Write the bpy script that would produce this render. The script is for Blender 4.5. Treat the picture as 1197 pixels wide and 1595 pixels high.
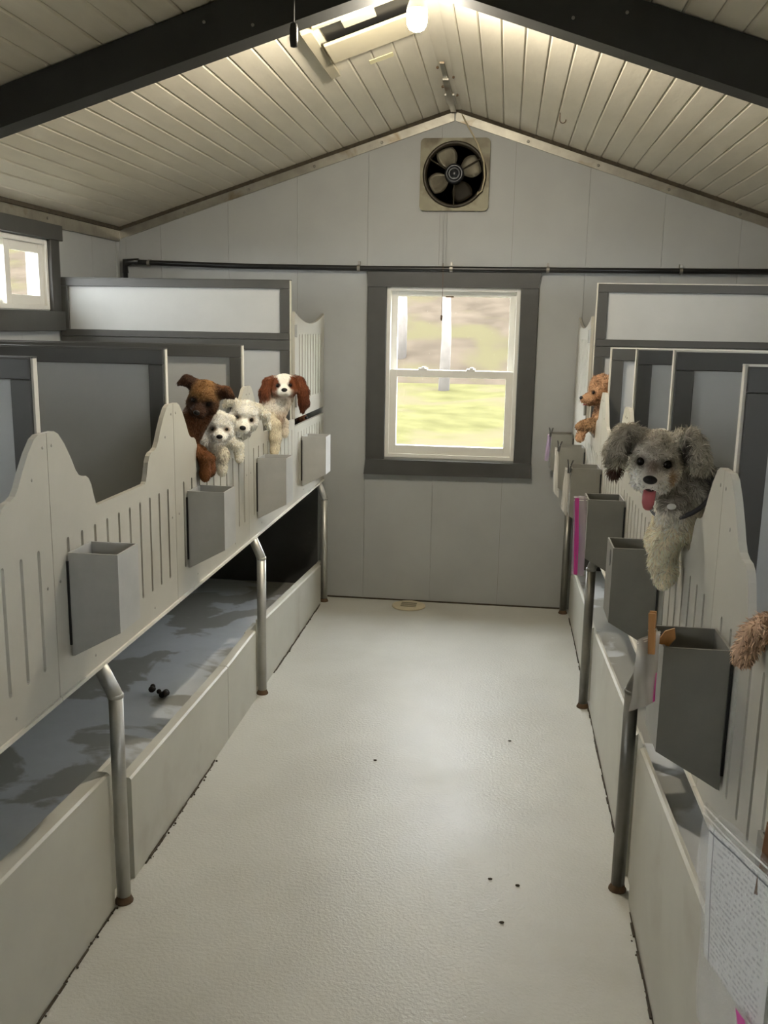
import bpy, bmesh, math, random
import numpy as np
from mathutils import Vector, Matrix, Euler

random.seed(7)
for o in list(bpy.data.objects):
    bpy.data.objects.remove(o)
SC = bpy.context.scene
COL = SC.collection

# ------------------------------------------------------------------ camera
CAM_POS = Vector((0.0, 0.0, 1.6))
PITCH, YAW, ROLL, FPX = math.radians(11.402), math.radians(7.185), math.radians(1.03), 1450.0
_f = Vector((-math.sin(YAW) * math.cos(PITCH), math.cos(YAW) * math.cos(PITCH), -math.sin(PITCH)))
_r = Vector((math.cos(YAW), math.sin(YAW), 0))
_u = _r.cross(_f)
_r2 = _r * math.cos(ROLL) + _u * math.sin(ROLL)
_u2 = _u * math.cos(ROLL) - _r * math.sin(ROLL)
cam_d = bpy.data.cameras.new('camera')
cam = bpy.data.objects.new('camera', cam_d)
COL.objects.link(cam)
cam.matrix_world = Matrix(((_r2.x, _u2.x, -_f.x, 0), (_r2.y, _u2.y, -_f.y, 0), (_r2.z, _u2.z, -_f.z, 1.6), (0, 0, 0, 1)))
cam_d.sensor_width = 36.0
cam_d.lens = FPX / 1595.0 * 36.0
cam_d.clip_start = 0.02
SC.camera = cam

# ------------------------------------------------------------------ world, exposure
world = bpy.data.worlds.new('sky')
SC.world = world
world.use_nodes = True
_bg = world.node_tree.nodes['Background']
_bg.inputs[0].default_value = (0.93, 0.97, 1.0, 1)
_bg.inputs[1].default_value = 25.0
BULB_STRENGTH = 1400.0
BULB_COLOR = (1.0, 0.90, 0.73)
SC.view_settings.view_transform = 'Standard'
SC.view_settings.look = 'None'
SC.view_settings.gamma = 1.0
SC.view_settings.use_curve_mapping = False
SC.view_settings.exposure = 0.12

# ------------------------------------------------------------------ materials
MATS = {}

def srgb(c):
    return tuple(((v / 255) / 12.92 if v / 255 <= 0.04045 else ((v / 255 + 0.055) / 1.055) ** 2.4) for v in c)

def mat(name, col, rough=0.6, metal=0.0, var=0.0, vscale=6.0, bump=0.0, bscale=80.0, stain=None, sscale=2.0,
        sthr=(0.5, 0.62), rvar=0.0, coat=0.0, stretch=(1, 1, 1), spec=0.5):
    """principled material with noise colour variation, optional stains and fine relief (object coordinates)"""
    m = bpy.data.materials.new(name)
    m.use_nodes = True
    nt = m.node_tree
    N, L = nt.nodes, nt.links
    b = N['Principled BSDF']
    b.inputs['Roughness'].default_value = rough
    b.inputs['Metallic'].default_value = metal
    b.inputs['Specular IOR Level'].default_value = spec
    if coat:
        b.inputs['Coat Weight'].default_value = coat
    tc = N.new('ShaderNodeTexCoord')
    mp = N.new('ShaderNodeMapping')
    mp.inputs['Scale'].default_value = stretch
    L.new(tc.outputs['Object'], mp.inputs[0])
    base = None
    c4 = tuple(col) + (1,)
    if var > 0:
        n = N.new('ShaderNodeTexNoise')
        n.inputs['Scale'].default_value = vscale
        n.inputs['Detail'].default_value = 6
        n.inputs['Roughness'].default_value = 0.6
        L.new(mp.outputs[0], n.inputs['Vector'])
        r = N.new('ShaderNodeValToRGB')
        r.color_ramp.elements[0].position = 0.3
        r.color_ramp.elements[1].position = 0.7
        r.color_ramp.elements[0].color = tuple(max(0, v * (1 - var)) for v in col) + (1,)
        r.color_ramp.elements[1].color = tuple(min(1, v * (1 + var)) for v in col) + (1,)
        L.new(n.outputs[0], r.inputs[0])
        base = r.outputs[0]
        if rvar > 0:
            mr = N.new('ShaderNodeMapRange')
            mr.inputs['From Min'].default_value = 0.3
            mr.inputs['From Max'].default_value = 0.7
            mr.inputs['To Min'].default_value = rough - rvar
            mr.inputs['To Max'].default_value = rough + rvar
            L.new(n.outputs[0], mr.inputs[0])
            L.new(mr.outputs[0], b.inputs['Roughness'])
    if stain is not None:
        n2 = N.new('ShaderNodeTexNoise')
        n2.inputs['Scale'].default_value = sscale
        n2.inputs['Detail'].default_value = 8
        n2.inputs['Distortion'].default_value = 0.4
        L.new(mp.outputs[0], n2.inputs['Vector'])
        r2 = N.new('ShaderNodeValToRGB')
        r2.color_ramp.elements[0].position = sthr[0]
        r2.color_ramp.elements[1].position = sthr[1]
        L.new(n2.outputs[0], r2.inputs[0])
        mx = N.new('ShaderNodeMixRGB')
        mx.inputs[1].default_value = c4
        mx.inputs[2].default_value = tuple(stain) + (1,)
        if base is not None:
            L.new(base, mx.inputs[1])
        L.new(r2.outputs[0], mx.inputs[0])
        base = mx.outputs[0]
    if base is not None:
        L.new(base, b.inputs['Base Color'])
    else:
        b.inputs['Base Color'].default_value = c4
    if bump > 0:
        n3 = N.new('ShaderNodeTexNoise')
        n3.inputs['Scale'].default_value = bscale
        n3.inputs['Detail'].default_value = 3
        L.new(mp.outputs[0], n3.inputs['Vector'])
        bp = N.new('ShaderNodeBump')
        bp.inputs['Strength'].default_value = bump
        bp.inputs['Distance'].default_value = 0.002
        L.new(n3.outputs[0], bp.inputs['Height'])
        L.new(bp.outputs[0], b.inputs['Normal'])
    MATS[name] = m
    return m

def emis(name, col, s):
    m = bpy.data.materials.new(name)
    m.use_nodes = True
    nt = m.node_tree
    nt.nodes.remove(nt.nodes['Principled BSDF'])
    e = nt.nodes.new('ShaderNodeEmission')
    e.inputs[0].default_value = tuple(col) + (1,)
    e.inputs[1].default_value = s
    nt.links.new(e.outputs[0], nt.nodes['Material Output'].inputs[0])
    MATS[name] = m
    return m

def film(name, col, clear, rough=0.08, gloss=0.1):
    """thin clear sheet: transparent mixed with a glossy / milky layer"""
    m = bpy.data.materials.new(name)
    m.use_nodes = True
    nt = m.node_tree
    N, L = nt.nodes, nt.links
    b = N['Principled BSDF']
    b.inputs['Base Color'].default_value = tuple(col) + (1,)
    b.inputs['Roughness'].default_value = rough
    t = N.new('ShaderNodeBsdfTransparent')
    mx = N.new('ShaderNodeMixShader')
    mx.inputs[0].default_value = 1 - clear
    L.new(t.outputs[0], mx.inputs[1])
    L.new(b.outputs[0], mx.inputs[2])
    L.new(mx.outputs[0], N['Material Output'].inputs[0])
    MATS[name] = m
    return m

mat('floor', (0.48, 0.48, 0.445), 0.45, spec=0.42, var=0.06, vscale=3.0, bump=1.0, bscale=100, stain=(0.40, 0.395, 0.355), sscale=1.3,
    sthr=(0.5, 0.75), rvar=0.05)
mat('wall', (0.335, 0.345, 0.335), 0.55, var=0.05, vscale=3.0, bump=0.08, bscale=60)
mat('wall_shaded', (0.045, 0.045, 0.042), 0.6, var=0.2, vscale=4.0)  # dark wall tone with the shade below the kennels put in
mat('ceiling', (0.72, 0.67, 0.56), 0.5, var=0.07, vscale=9, bump=0.5, bscale=45, stretch=(1, 0.25, 1))
mat('seam_dark', (0.20, 0.19, 0.16), 0.8)
mat('seam_ceiling', (0.40, 0.37, 0.30), 0.8)
mat('beam', (0.022, 0.022, 0.021), 0.6, var=0.2, vscale=8, bump=0.15, bscale=50)
mat('trim', (0.050, 0.050, 0.046), 0.5, var=0.1, vscale=10, bump=0.1, bscale=40)
mat('frame_grey', (0.052, 0.051, 0.045), 0.5, var=0.1, vscale=8, bump=0.08, bscale=40)
mat('panel_grey', (0.40, 0.405, 0.39), 0.7, spec=0.25, var=0.05, vscale=4, bump=0.05, bscale=30)
mat('white_plastic', (0.42, 0.405, 0.35), 0.36, var=0.05, vscale=5, bump=0.06, bscale=25, stain=(0.40, 0.38, 0.32), sscale=3.0, sthr=(0.52, 0.8))
mat('white_edge', (0.62, 0.60, 0.53), 0.4, var=0.05, vscale=20)
mat('box_grey_lit', (0.42, 0.42, 0.40), 0.42, 0.1, var=0.1, vscale=7, bump=0.06, bscale=50)  # box grey lightened for the light on the left boxes
mat('box_grey_shaded', (0.215, 0.21, 0.185), 0.42, 0.15, var=0.1, vscale=7, bump=0.06, bscale=50)  # same box grey darkened for the dim right boxes
mat('steel', (0.52, 0.52, 0.49), 0.45, 0.75, var=0.12, vscale=14, bump=0.1, bscale=60, rvar=0.08)
mat('galv', (0.34, 0.325, 0.28), 0.38, 0.85, var=0.2, vscale=9, bump=0.1, bscale=40, stain=(0.20, 0.15, 0.09), sscale=5.0, sthr=(0.58, 0.7))
mat('pole_dark', (0.20, 0.195, 0.175), 0.35, 0.7, var=0.12, vscale=14)
mat('kerb', (0.52, 0.515, 0.46), 0.45, var=0.05, vscale=4, bump=0.1, bscale=60, stain=(0.34, 0.31, 0.25), sscale=2.5, sthr=(0.55, 0.8))
mat('trough', (0.62, 0.65, 0.67), 0.3, var=0.08, vscale=5, stain=(0.33, 0.33, 0.30), sscale=2.6, sthr=(0.50, 0.53), bump=0.1, bscale=50)
mat('grime', (0.05, 0.04, 0.025), 0.9, var=0.4, vscale=30)
mat('black', (0.012, 0.012, 0.012), 0.4)
mat('black_pipe', (0.010, 0.010, 0.010), 0.35)
mat('vinyl', (0.72, 0.71, 0.66), 0.4, var=0.02, vscale=5)
mat('rust', (0.10, 0.06, 0.03), 0.8, var=0.3, vscale=30)
mat('fan_plate', (0.16, 0.15, 0.10), 0.5, 0.3, var=0.15, vscale=8, stain=(0.05, 0.036, 0.016), sscale=7, sthr=(0.46, 0.66), bump=0.1, bscale=40)
mat('fan_dark', (0.035, 0.028, 0.018), 0.5, 0.3, var=0.3, vscale=20)
mat('fan_blade', (0.27, 0.25, 0.19), 0.4, 0.5, var=0.25, vscale=14, stain=(0.08, 0.055, 0.03), sscale=7, sthr=(0.5, 0.7))
mat('fan_motor', (0.018, 0.02, 0.024), 0.3, 0.3)
mat('cord_tan', (0.42, 0.36, 0.24), 0.6)
mat('hatch', (0.42, 0.38, 0.28), 0.5, var=0.05, vscale=6, bump=0.1, bscale=30)
mat('label_yellow', (0.80, 0.74, 0.48), 0.5)
mat('wood_pin', (0.38, 0.18, 0.055), 0.6, var=0.25, vscale=30, stretch=(1, 1, 0.2))
mat('wood_dark', (0.16, 0.07, 0.025), 0.6, var=0.25, vscale=30, stretch=(1, 1, 0.2))
mat('poop', (0.02, 0.013, 0.008), 0.7, bump=0.5, bscale=60)
mat('drain', (0.50, 0.44, 0.31), 0.5, var=0.1, vscale=20)
mat('drain_slot', (0.05, 0.045, 0.03), 0.7)
mat('magenta', (0.62, 0.05, 0.32), 0.4)
mat('lilac', (0.45, 0.36, 0.60), 0.5)
mat('screw', (0.30, 0.29, 0.26), 0.35, 0.8)
mat('grass', (0.042, 0.040, 0.018), 1.0, var=0.22, vscale=1.5, stain=(0.046, 0.040, 0.024), sscale=0.5, spec=0.0)
mat('hillside', (0.034, 0.0275, 0.0205), 1.0, var=0.25, vscale=1.2, stain=(0.036, 0.032, 0.018), sscale=0.5, spec=0.0)
mat('post_wood', (0.078, 0.068, 0.058), 0.9, var=0.2, vscale=5)
mat('eye', (0.006, 0.004, 0.003), 0.25, spec=0.2)
mat('nose', (0.010, 0.009, 0.009), 0.4, spec=0.25, bump=0.3, bscale=200)
mat('tongue', (0.42, 0.10, 0.11), 0.35, var=0.1, vscale=20)
mat('mouth', (0.05, 0.012, 0.012), 0.6)
mat('collar', (0.03, 0.03, 0.035), 0.5)
mat('tag', (0.75, 0.75, 0.72), 0.3, 0.6)
emis('bulb', BULB_COLOR, BULB_STRENGTH)
film('glass', (0.9, 0.95, 0.9), 0.94, 0.02)
_n = MATS['glass'].node_tree
_g = _n.nodes.new('ShaderNodeBsdfGlossy')
_g.inputs['Roughness'].default_value = 0.03
_n.links.new(_g.outputs[0], _n.nodes['Mix Shader'].inputs[2])
_n.nodes.remove(_n.nodes['Principled BSDF'])
film('bag_clear', (0.85, 0.85, 0.83), 0.80, 0.12)
film('bag_milky', (0.88, 0.87, 0.83), 0.55, 0.2)
film('bag_lilac', (0.72, 0.60, 0.74), 0.62, 0.15)

# ------------------------------------------------------------------ mesh helpers
def mobj(name, bm, m, parent=None, smooth=False):
    me = bpy.data.meshes.new(name)
    bmesh.ops.recalc_face_normals(bm, faces=bm.faces)
    bm.to_mesh(me)
    bm.free()
    if smooth:
        for p in me.polygons:
            p.use_smooth = True
    me.materials.append(MATS[m] if isinstance(m, str) else m)
    o = bpy.data.objects.new(name, me)
    COL.objects.link(o)
    if parent is not None:
        o.parent = parent
    return o

def tag(o, label, cat, group=None, kind=None):
    if label:
        o['label'] = label
    if cat:
        o['category'] = cat
    if group:
        o['group'] = group
    if kind:
        o['kind'] = kind
    return o

def thing(name, label, cat, loc=(0, 0, 0), rz=0.0, group=None):
    o = bpy.data.objects.new(name, None)
    o.empty_display_size = 0.05
    COL.objects.link(o)
    o.location = loc
    o.rotation_euler = (0, 0, rz)
    return tag(o, label, cat, group)

def struct(o):
    o['kind'] = 'structure'
    return o

def NB():
    return bmesh.new()

def box(bm, x0, x1, y0, y1, z0, z1, bev=0.0, M=None):
    vs = [bm.verts.new((x, y, z)) for x in (x0, x1) for y in (y0, y1) for z in (z0, z1)]
    q = [(0, 1, 3, 2), (4, 6, 7, 5), (0, 4, 5, 1), (2, 3, 7, 6), (0, 2, 6, 4), (1, 5, 7, 3)]
    fs = [bm.faces.new([vs[i] for i in f]) for f in q]
    if bev > 0:
        es = list({e for f in fs for e in f.edges})
        r = bmesh.ops.bevel(bm, geom=es, offset=bev, segments=1, affect='EDGES', profile=0.5)
        vs = list({v for f in r['faces'] for v in f.verts} | {v for v in vs if v.is_valid})
    if M is not None:
        for v in vs:
            v.co = M @ v.co
    return vs

def prism(bm, pts, off):
    """polygon (list of 3D points) extruded by vector off"""
    off = Vector(off)
    a = [bm.verts.new(p) for p in pts]
    b = [bm.verts.new(Vector(p) + off) for p in pts]
    n = len(pts)
    bm.faces.new(a)
    bm.faces.new(b[::-1])
    for i in range(n):
        bm.faces.new((a[i], b[i], b[(i + 1) % n], a[(i + 1) % n]))
    return a + b

def tube(bm, pts, r, seg=10, caps=True):
    pts = [Vector(p) for p in pts]
    rr = r if isinstance(r, (list, tuple)) else [r] * len(pts)
    rings = []
    t0 = (pts[1] - pts[0]).normalized()
    up = Vector((0, 0, 1)) if abs(t0.z) < 0.9 else Vector((1, 0, 0))
    for i, p in enumerate(pts):
        if i == 0:
            t = pts[1] - pts[0]
        elif i == len(pts) - 1:
            t = pts[-1] - pts[-2]
        else:
            t = (pts[i + 1] - p).normalized() + (p - pts[i - 1]).normalized()
        t.normalize()
        s = t.cross(up)
        if s.length < 1e-4:
            s = t.cross(Vector((0, 1, 0)))
        s.normalize()
        u = s.cross(t)
        up = u
        rings.append([bm.verts.new(p + (s * math.cos(a) + u * math.sin(a)) * rr[i])
                      for a in (2 * math.pi * k / seg for k in range(seg))])
    for a, b in zip(rings, rings[1:]):
        for k in range(seg):
            bm.faces.new((a[k], a[(k + 1) % seg], b[(k + 1) % seg], b[k]))
    if caps:
        bm.faces.new(rings[0][::-1])
        bm.faces.new(rings[-1])
    return rings

def lathe(bm, prof, c=(0, 0, 0), seg=24, axis='z'):
    c = Vector(c)
    rings = []
    for r, h in prof:
        ring = []
        for k in range(seg):
            a = 2 * math.pi * k / seg
            if axis == 'z':
                p = Vector((r * math.cos(a), r * math.sin(a), h))
            else:
                p = Vector((r * math.cos(a), h, r * math.sin(a)))
            ring.append(bm.verts.new(c + p))
        rings.append(ring)
    for a, b in zip(rings, rings[1:]):
        for k in range(seg):
            bm.faces.new((a[k], a[(k + 1) % seg], b[(k + 1) % seg], b[k]))
    if prof[0][0] > 1e-6:
        bm.faces.new(rings[0][::-1])
    if prof[-1][0] > 1e-6:
        bm.faces.new(rings[-1])
    bmesh.ops.remove_doubles(bm, verts=bm.verts, dist=1e-6)
    return rings

def plate(bm, outer, holes, thick, place):
    """flat sheet with holes: 2D outline (u, w), extruded by thick along the plate normal; place(u, w, d) -> 3D"""
    loops = [outer] + holes
    edges = []
    for lp in loops:
        vs = [bm.verts.new((p[0], p[1], 0)) for p in lp]
        for i in range(len(vs)):
            edges.append(bm.edges.new((vs[i], vs[(i + 1) % len(vs)])))
    bmesh.ops.triangle_fill(bm, use_beauty=True, use_dissolve=False, edges=edges, normal=(0, 0, 1))
    r = bmesh.ops.extrude_face_region(bm, geom=list(bm.faces))
    nv = [g for g in r['geom'] if isinstance(g, bmesh.types.BMVert)]
    for v in nv:
        v.co.z = thick
    for v in bm.verts:
        v.co = place(v.co.x, v.co.y, v.co.z)

# ------------------------------------------------------------------ key dimensions (metres)
D = 5.27                      # back wall
YR = -2.6                     # rear wall behind the camera
RX, RZ, PITCHR = -0.32, 2.731, 0.327   # ridge and roof slope
XWL, XWR = -2.22, 1.58        # side walls
def cz(x):
    return RZ - PITCHR * abs(x - RX)
XFL = -1.022                  # left fence plane
def xfr(y):
    return 0.4245 - 0.0075 * y   # right fence plane (the row runs very slightly askew)
LP = [1.14, 1.98, 2.80, 3.66, 4.51, 5.262]
RP = [1.06, 1.77, 2.47, 3.13, 3.83, 4.53, 5.262]

# ------------------------------------------------------------------ shell
bm = NB()
box(bm, XWL - 0.1, XWR + 0.1, YR - 0.1, D + 0.1, -0.12, 0)
tag(struct(mobj('floor', bm, 'floor')), 'smooth grey painted concrete floor of the aisle', None)

def wall_pieces(bm, a0, a1, ztop, holes, make):
    """vertical panel a0..a1 minus rectangular holes (h0,h1,z0,z1); ztop(a) roof height"""
    cuts = sorted({a0, a1} | {c for h in holes for c in (h[0], h[1]) if a0 < c < a1} | ({RX} if a0 < RX < a1 and ztop is not None else set()))
    for c0, c1 in zip(cuts, cuts[1:]):
        mid = (c0 + c1) / 2
        hs = [h for h in holes if h[0] <= mid <= h[1]]
        segs = []
        if hs:
            h = hs[0]
            if h[2] > 0.001:
                segs.append((0, 0, h[2], h[2]))
            segs.append((h[3], h[3], ztop(c0), ztop(c1)))
        else:
            segs.append((0, 0, ztop(c0), ztop(c1)))
        for b0, b1, t0, t1 in segs:
            make(bm, c0, c1, b0, b1, t0, t1)

WIN = (-0.668, 0.068, 0.853, 1.806)      # rear window opening
bm = NB()
def mk_back(bm, c0, c1, b0, b1, t0, t1):
    prism(bm, [(c0, D + 0.012, b0), (c1, D + 0.012, b1), (c1, D + 0.012, t1), (c0, D + 0.012, t0)], (0, 0.1, 0))
wall_pieces(bm, XWL - 0.1, XWR + 0.1, lambda x: cz(x) + 0.03, [WIN], mk_back)
wall_back = struct(mobj('wall_back', bm, 'seam_dark'))
tag(wall_back, 'grey panelled gable wall with the window and exhaust fan', None)
edges = [XWL] + [-0.782 + 0.3955 * k for k in range(-3, 6)] + [XWR]
edges = sorted(e for e in edges if XWL <= e <= XWR)
for e0, e1 in zip(edges, edges[1:]):
    bm = NB()
    g = 0.0007
    def mk_p(bm, c0, c1, b0, b1, t0, t1):
        prism(bm, [(c0, D, b0), (c1, D, b1), (c1, D, t1), (c0, D, t0)], (0, 0.0125, 0))
    wall_pieces(bm, e0 + g, e1 - g, lambda x: cz(x) + 0.02, [WIN], mk_p)
    mobj('wall_panel', bm, 'wall', wall_back)

LWIN = (3.40, 4.405, 1.640, 1.968)       # opening in the left wall (along y)
SIDE_WINS = [LWIN, (0.2, 1.205, 1.640, 1.968), (-1.9, -0.895, 1.640, 1.968)]
SIDE_WINS_R = [(2.55, 3.555, 1.640, 1.968)] + SIDE_WINS[1:]
for side, xw, holes in (('left', XWL, SIDE_WINS), ('right', XWR, SIDE_WINS_R)):
    sg = -1 if side == 'left' else 1
    bm = NB()
    def mk_s(bm, c0, c1, b0, b1, t0, t1):
        prism(bm, [(xw + sg * 0.012, c0, b0), (xw + sg * 0.012, c1, b1), (xw + sg * 0.012, c1, t1), (xw + sg * 0.012, c0, t0)], (sg * 0.1, 0, 0))
    wall_pieces(bm, YR, D + 0.1, lambda y: cz(xw) + 0.02, holes, mk_s)
    w = struct(mobj('wall_' + side, bm, 'seam_dark'))
    tag(w, 'grey side wall behind the %s row of kennels' % side, None)
    ys = [YR + 0.3955 * k for k in range(20)] + [D]
    for e0, e1 in zip(ys, ys[1:]):
        bm = NB()
        def mk_q(bm, c0, c1, b0, b1, t0, t1):
            prism(bm, [(xw, c0, b0), (xw, c1, b1), (xw, c1, t1), (xw, c0, t0)], (sg * 0.0125, 0, 0))
        if e1 - e0 > 0.05:
            wall_pieces(bm, e0 + 0.0007, e1 - 0.0007, lambda y: cz(xw) + 0.01, holes, mk_q)
            mobj('wall_panel', bm, 'wall', w)

bm = NB()
def mk_r(bm, c0, c1, b0, b1, t0, t1):
    prism(bm, [(c0, YR, b0), (c1, YR, b1), (c1, YR, t1), (c0, YR, t0)], (0, -0.1, 0))
wall_pieces(bm, XWL - 0.1, XWR + 0.1, lambda x: cz(x) + 0.03, [], mk_r)
tag(struct(mobj('wall_front', bm, 'wall')), 'plain grey end wall behind the viewer', None)

# roof deck + ceiling boards running along the building
bm = NB()
ov = 0.25
for s, xe in ((-1, XWL - ov), (1, XWR + ov)):
    p = [(RX, YR - 0.2, RZ + 0.014), (xe, YR - 0.2, cz(xe) + 0.014), (xe, YR - 0.2, cz(xe) + 0.1), (RX, YR - 0.2, RZ + 0.1)]
    prism(bm, p, (0, D - YR + 0.4, 0))
ceiling = struct(mobj('ceiling', bm, 'seam_ceiling'))
tag(ceiling, 'pitched ceiling of pale grooved boards', None)
CW = 0.086
for s in (-1, 1):
    xe = XWL if s < 0 else XWR
    k = 0
    while True:
        d0, d1 = k * CW, (k + 1) * CW
        x0, x1 = RX + s * (d0 + 0.0012), RX + s * (d1 - 0.0012)
        if abs(x0 - RX) > abs(xe - RX):
            break
        bm = NB()
        prism(bm, [(x0, YR, cz(x0) + 0.015), (x0, YR, cz(x0) + 0.004), (x0 + s * 0.005, YR, cz(x0 + s * 0.005)),
                   (x1 - s * 0.005, YR, cz(x1 - s * 0.005)), (x1, YR, cz(x1) + 0.004), (x1, YR, cz(x1) + 0.015)], (0, D - YR, 0))
        mobj('ceiling_board', bm, 'ceiling', ceiling)
        k += 1

# metal angle trims under the gable and along the eaves
def trim_strip(name, pts, offs, label):
    bm = NB()
    prism(bm, pts, offs)
    return tag(struct(mobj(name, bm, 'galv')), label, None)
n = 1
for s, xe in ((-1, XWL), (1, XWR)):
    pts = [(RX + s * 0.004, D - 0.001, cz(RX) - 0.020), (xe, D - 0.001, cz(xe) - 0.020), (xe, D - 0.001, cz(xe) - 0.066), (RX + s * 0.004, D - 0.001, cz(RX) - 0.066)]
    t = trim_strip('trim_%d' % n, pts, (0, -0.012, 0), 'bare metal strip under the %s gable slope' % ('left' if s < 0 else 'right'))
    bm = NB()
    prism(bm, [(RX, D - 0.001, cz(RX) + 0.001), (xe, D - 0.001, cz(xe) + 0.001), (xe, D - 0.001, cz(xe) - 0.0195), (RX, D - 0.001, cz(RX) - 0.0195)], (0, -0.016, 0))
    mobj('gap_seal', bm, 'grime', t)
    for k in range(1, 5):
        x = RX + s * (0.02 + k * 0.37)
        bm = NB()
        lathe(bm, [(0.008, 0), (0.008, -0.003), (0.004, -0.006), (0, -0.006)], (x, D - 0.012, cz(x) - 0.045), 10, 'y')
        mobj('screw', bm, 'screw', t)
    n += 1
    t = trim_strip('trim_%d' % n, [(xe, YR, cz(xe) - 0.012), (xe - s * 0.014, YR, cz(xe) - 0.012), (xe - s * 0.014, YR, cz(xe) - 0.075), (xe, YR, cz(xe) - 0.075)],
                   (0, D - YR - 0.012, 0), 'bare metal strip along the %s eave' % ('left' if s < 0 else 'right'))
    bm = NB()
    box(bm, min(xe, xe - s * 0.022), max(xe, xe - s * 0.022), YR, D - 0.018, cz(xe) - 0.016, cz(xe) + 0.004)
    mobj('gap_seal', bm, 'grime', t)
    if s < 0:
        for yy in (2.6, 3.5, 4.4):
            bm = NB()
            bmesh.ops.create_icosphere(bm, subdivisions=1, radius=0.008, matrix=Matrix.Translation((xe + 0.016, yy, cz(xe) - 0.04)))
            mobj('screw', bm, 'screw', t)
    n += 1
# corner strip of the back left corner and floor strip of the back wall
bm = NB(); box(bm, XWL, XWL + 0.045, D - 0.006, D, 0.72, cz(XWL) - 0.06)
box(bm, XWL, XWL + 0.006, D - 0.045, D, 0.72, cz(XWL) - 0.06)
tag(struct(mobj('trim_%d' % n, bm, 'wall')), 'grey angle strip in the back left corner', None); n += 1
bm = NB(); box(bm, -1.0, 0.40, D - 0.006, D, 0, 0.008)
tag(struct(mobj('baseboard_back', bm, 'grime')), 'dark dirty joint where back wall meets floor', None)
# ridge strip
bm = NB()
prism(bm, [(RX - 0.03, YR, cz(RX - 0.03) - 0.001), (RX, YR, RZ - 0.012), (RX + 0.03, YR, cz(RX + 0.03) - 0.001), (RX, YR, RZ + 0.002)], (0, D - YR - 0.01, 0))
tr = tag(struct(mobj('trim_%d' % n, bm, 'ceiling')), 'pale strip covering the ceiling ridge', None); n += 1
bm = NB()
for (y0, y1, w, dz) in ((4.3, 4.75, 0.010, 0.02), (4.55, 5.2, 0.014, 0.026), (4.85, 5.05, 0.024, 0.024)):
    box(bm, RX - w - 0.006, RX + w - 0.006, y0, y1, RZ - dz - 0.008, RZ - dz)
mobj('ridge_bracket', bm, 'galv', tr)
for k in range(4):
    bm = NB()
    bmesh.ops.create_icosphere(bm, subdivisions=1, radius=0.007, matrix=Matrix.Translation((RX + (0.028 if k % 2 else -0.032), 4.4 + k * 0.17, RZ - 0.018)))
    mobj('bolt', bm, 'rust', tr)

# dark rafters (Y 2.93 .. 3.03)
for s, xe, lab in ((-1, XWL, 'left'), (1, XWR, 'right')):
    bm = NB()
    top = 0.004
    dep = 0.15
    pts = [(RX, 2.93, cz(RX) - top), (xe, 2.93, cz(xe) - top), (xe, 2.93, cz(xe) - (0.112 if s < 0 else dep)), (RX, 2.93, cz(RX) - dep)]
    prism(bm, pts, (0, 0.09, 0))
    r = tag(mobj('rafter', bm, 'beam'), 'dark painted rafter crossing the %s ceiling slope' % lab, 'beam', 'dark rafters of the roof')
    for fx in (0.42, 0.47, 0.62):
        x = RX + s * fx
        bm = NB()
        lathe(bm, [(0.005, 0), (0.005, -0.003), (0, -0.004)], (x, 2.93, cz(x) - (0.05 if fx != 0.47 else 0.11)), 8, 'y')
        mobj('screw', bm, 'screw', r)

# ------------------------------------------------------------------ rear window
def casing(name_n, label):
    o = bpy.data.objects.new('window_%d' % name_n, None)
    COL.objects.link(o)
    o['kind'] = 'structure'
    o['label'] = label
    return o
wd = casing(1, 'white double hung window in dark grey casing, grass outside')
x0, x1, z0, z1 = WIN
bm = NB(); box(bm, -0.775, -0.668, D - 0.022, D, 0.838, 1.806, 0.002); mobj('side_casing', bm, 'trim', wd)
bm = NB(); box(bm, 0.068, 0.165, D - 0.022, D, 0.838, 1.806, 0.002); mobj('side_casing', bm, 'trim', wd)
bm = NB(); prism(bm, [(-0.772, D, 1.803), (0.158, D, 1.803), (0.178, D, 1.895), (-0.778, D, 1.895)], (0, -0.03, 0)); mobj('head_casing', bm, 'trim', wd)
bm = NB(); prism(bm, [(-0.782, D, 0.755), (0.170, D, 0.765), (0.166, D, 0.845), (-0.772, D, 0.843)], (0, -0.045, 0)); mobj('sill', bm, 'trim', wd)
def ring(bm, a0, a1, b0, b1, w, y0, y1, wb=None, wt=None):
    wb = w if wb is None else wb
    wt = w if wt is None else wt
    box(bm, a0, a0 + w, y0, y1, b0, b1, 0.0015)
    box(bm, a1 - w, a1, y0, y1, b0, b1, 0.0015)
    box(bm, a0 + w, a1 - w, y0, y1, b0, b0 + wb, 0.0015)
    box(bm, a0 + w, a1 - w, y0, y1, b1 - wt, b1, 0.0015)
bm = NB(); ring(bm, x0, x1, z0, z1, 0.022, D - 0.004, D + 0.1); mobj('jamb', bm, 'vinyl', wd)
bm = NB(); ring(bm, x0 + 0.02, x1 - 0.02, 1.32, z1 - 0.02, 0.036, D + 0.050, D + 0.080, 0.03, 0.03); up = mobj('upper_sash', bm, 'vinyl', wd)
bm = NB(); ring(bm, x0 + 0.02, x1 - 0.02, z0 + 0.02, 1.352, 0.042, D + 0.010, D + 0.042, 0.05, 0.04); lo = mobj('lower_sash', bm, 'vinyl', wd)
bm = NB(); box(bm, x0 + 0.05, x1 - 0.05, D + 0.064, D + 0.067, 1.345, z1 - 0.045); mobj('pane', bm, 'glass', up)
bm = NB(); box(bm, x0 + 0.055, x1 - 0.055, D + 0.025, D + 0.028, z0 + 0.06, 1.315); mobj('pane', bm, 'glass', lo)
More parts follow.
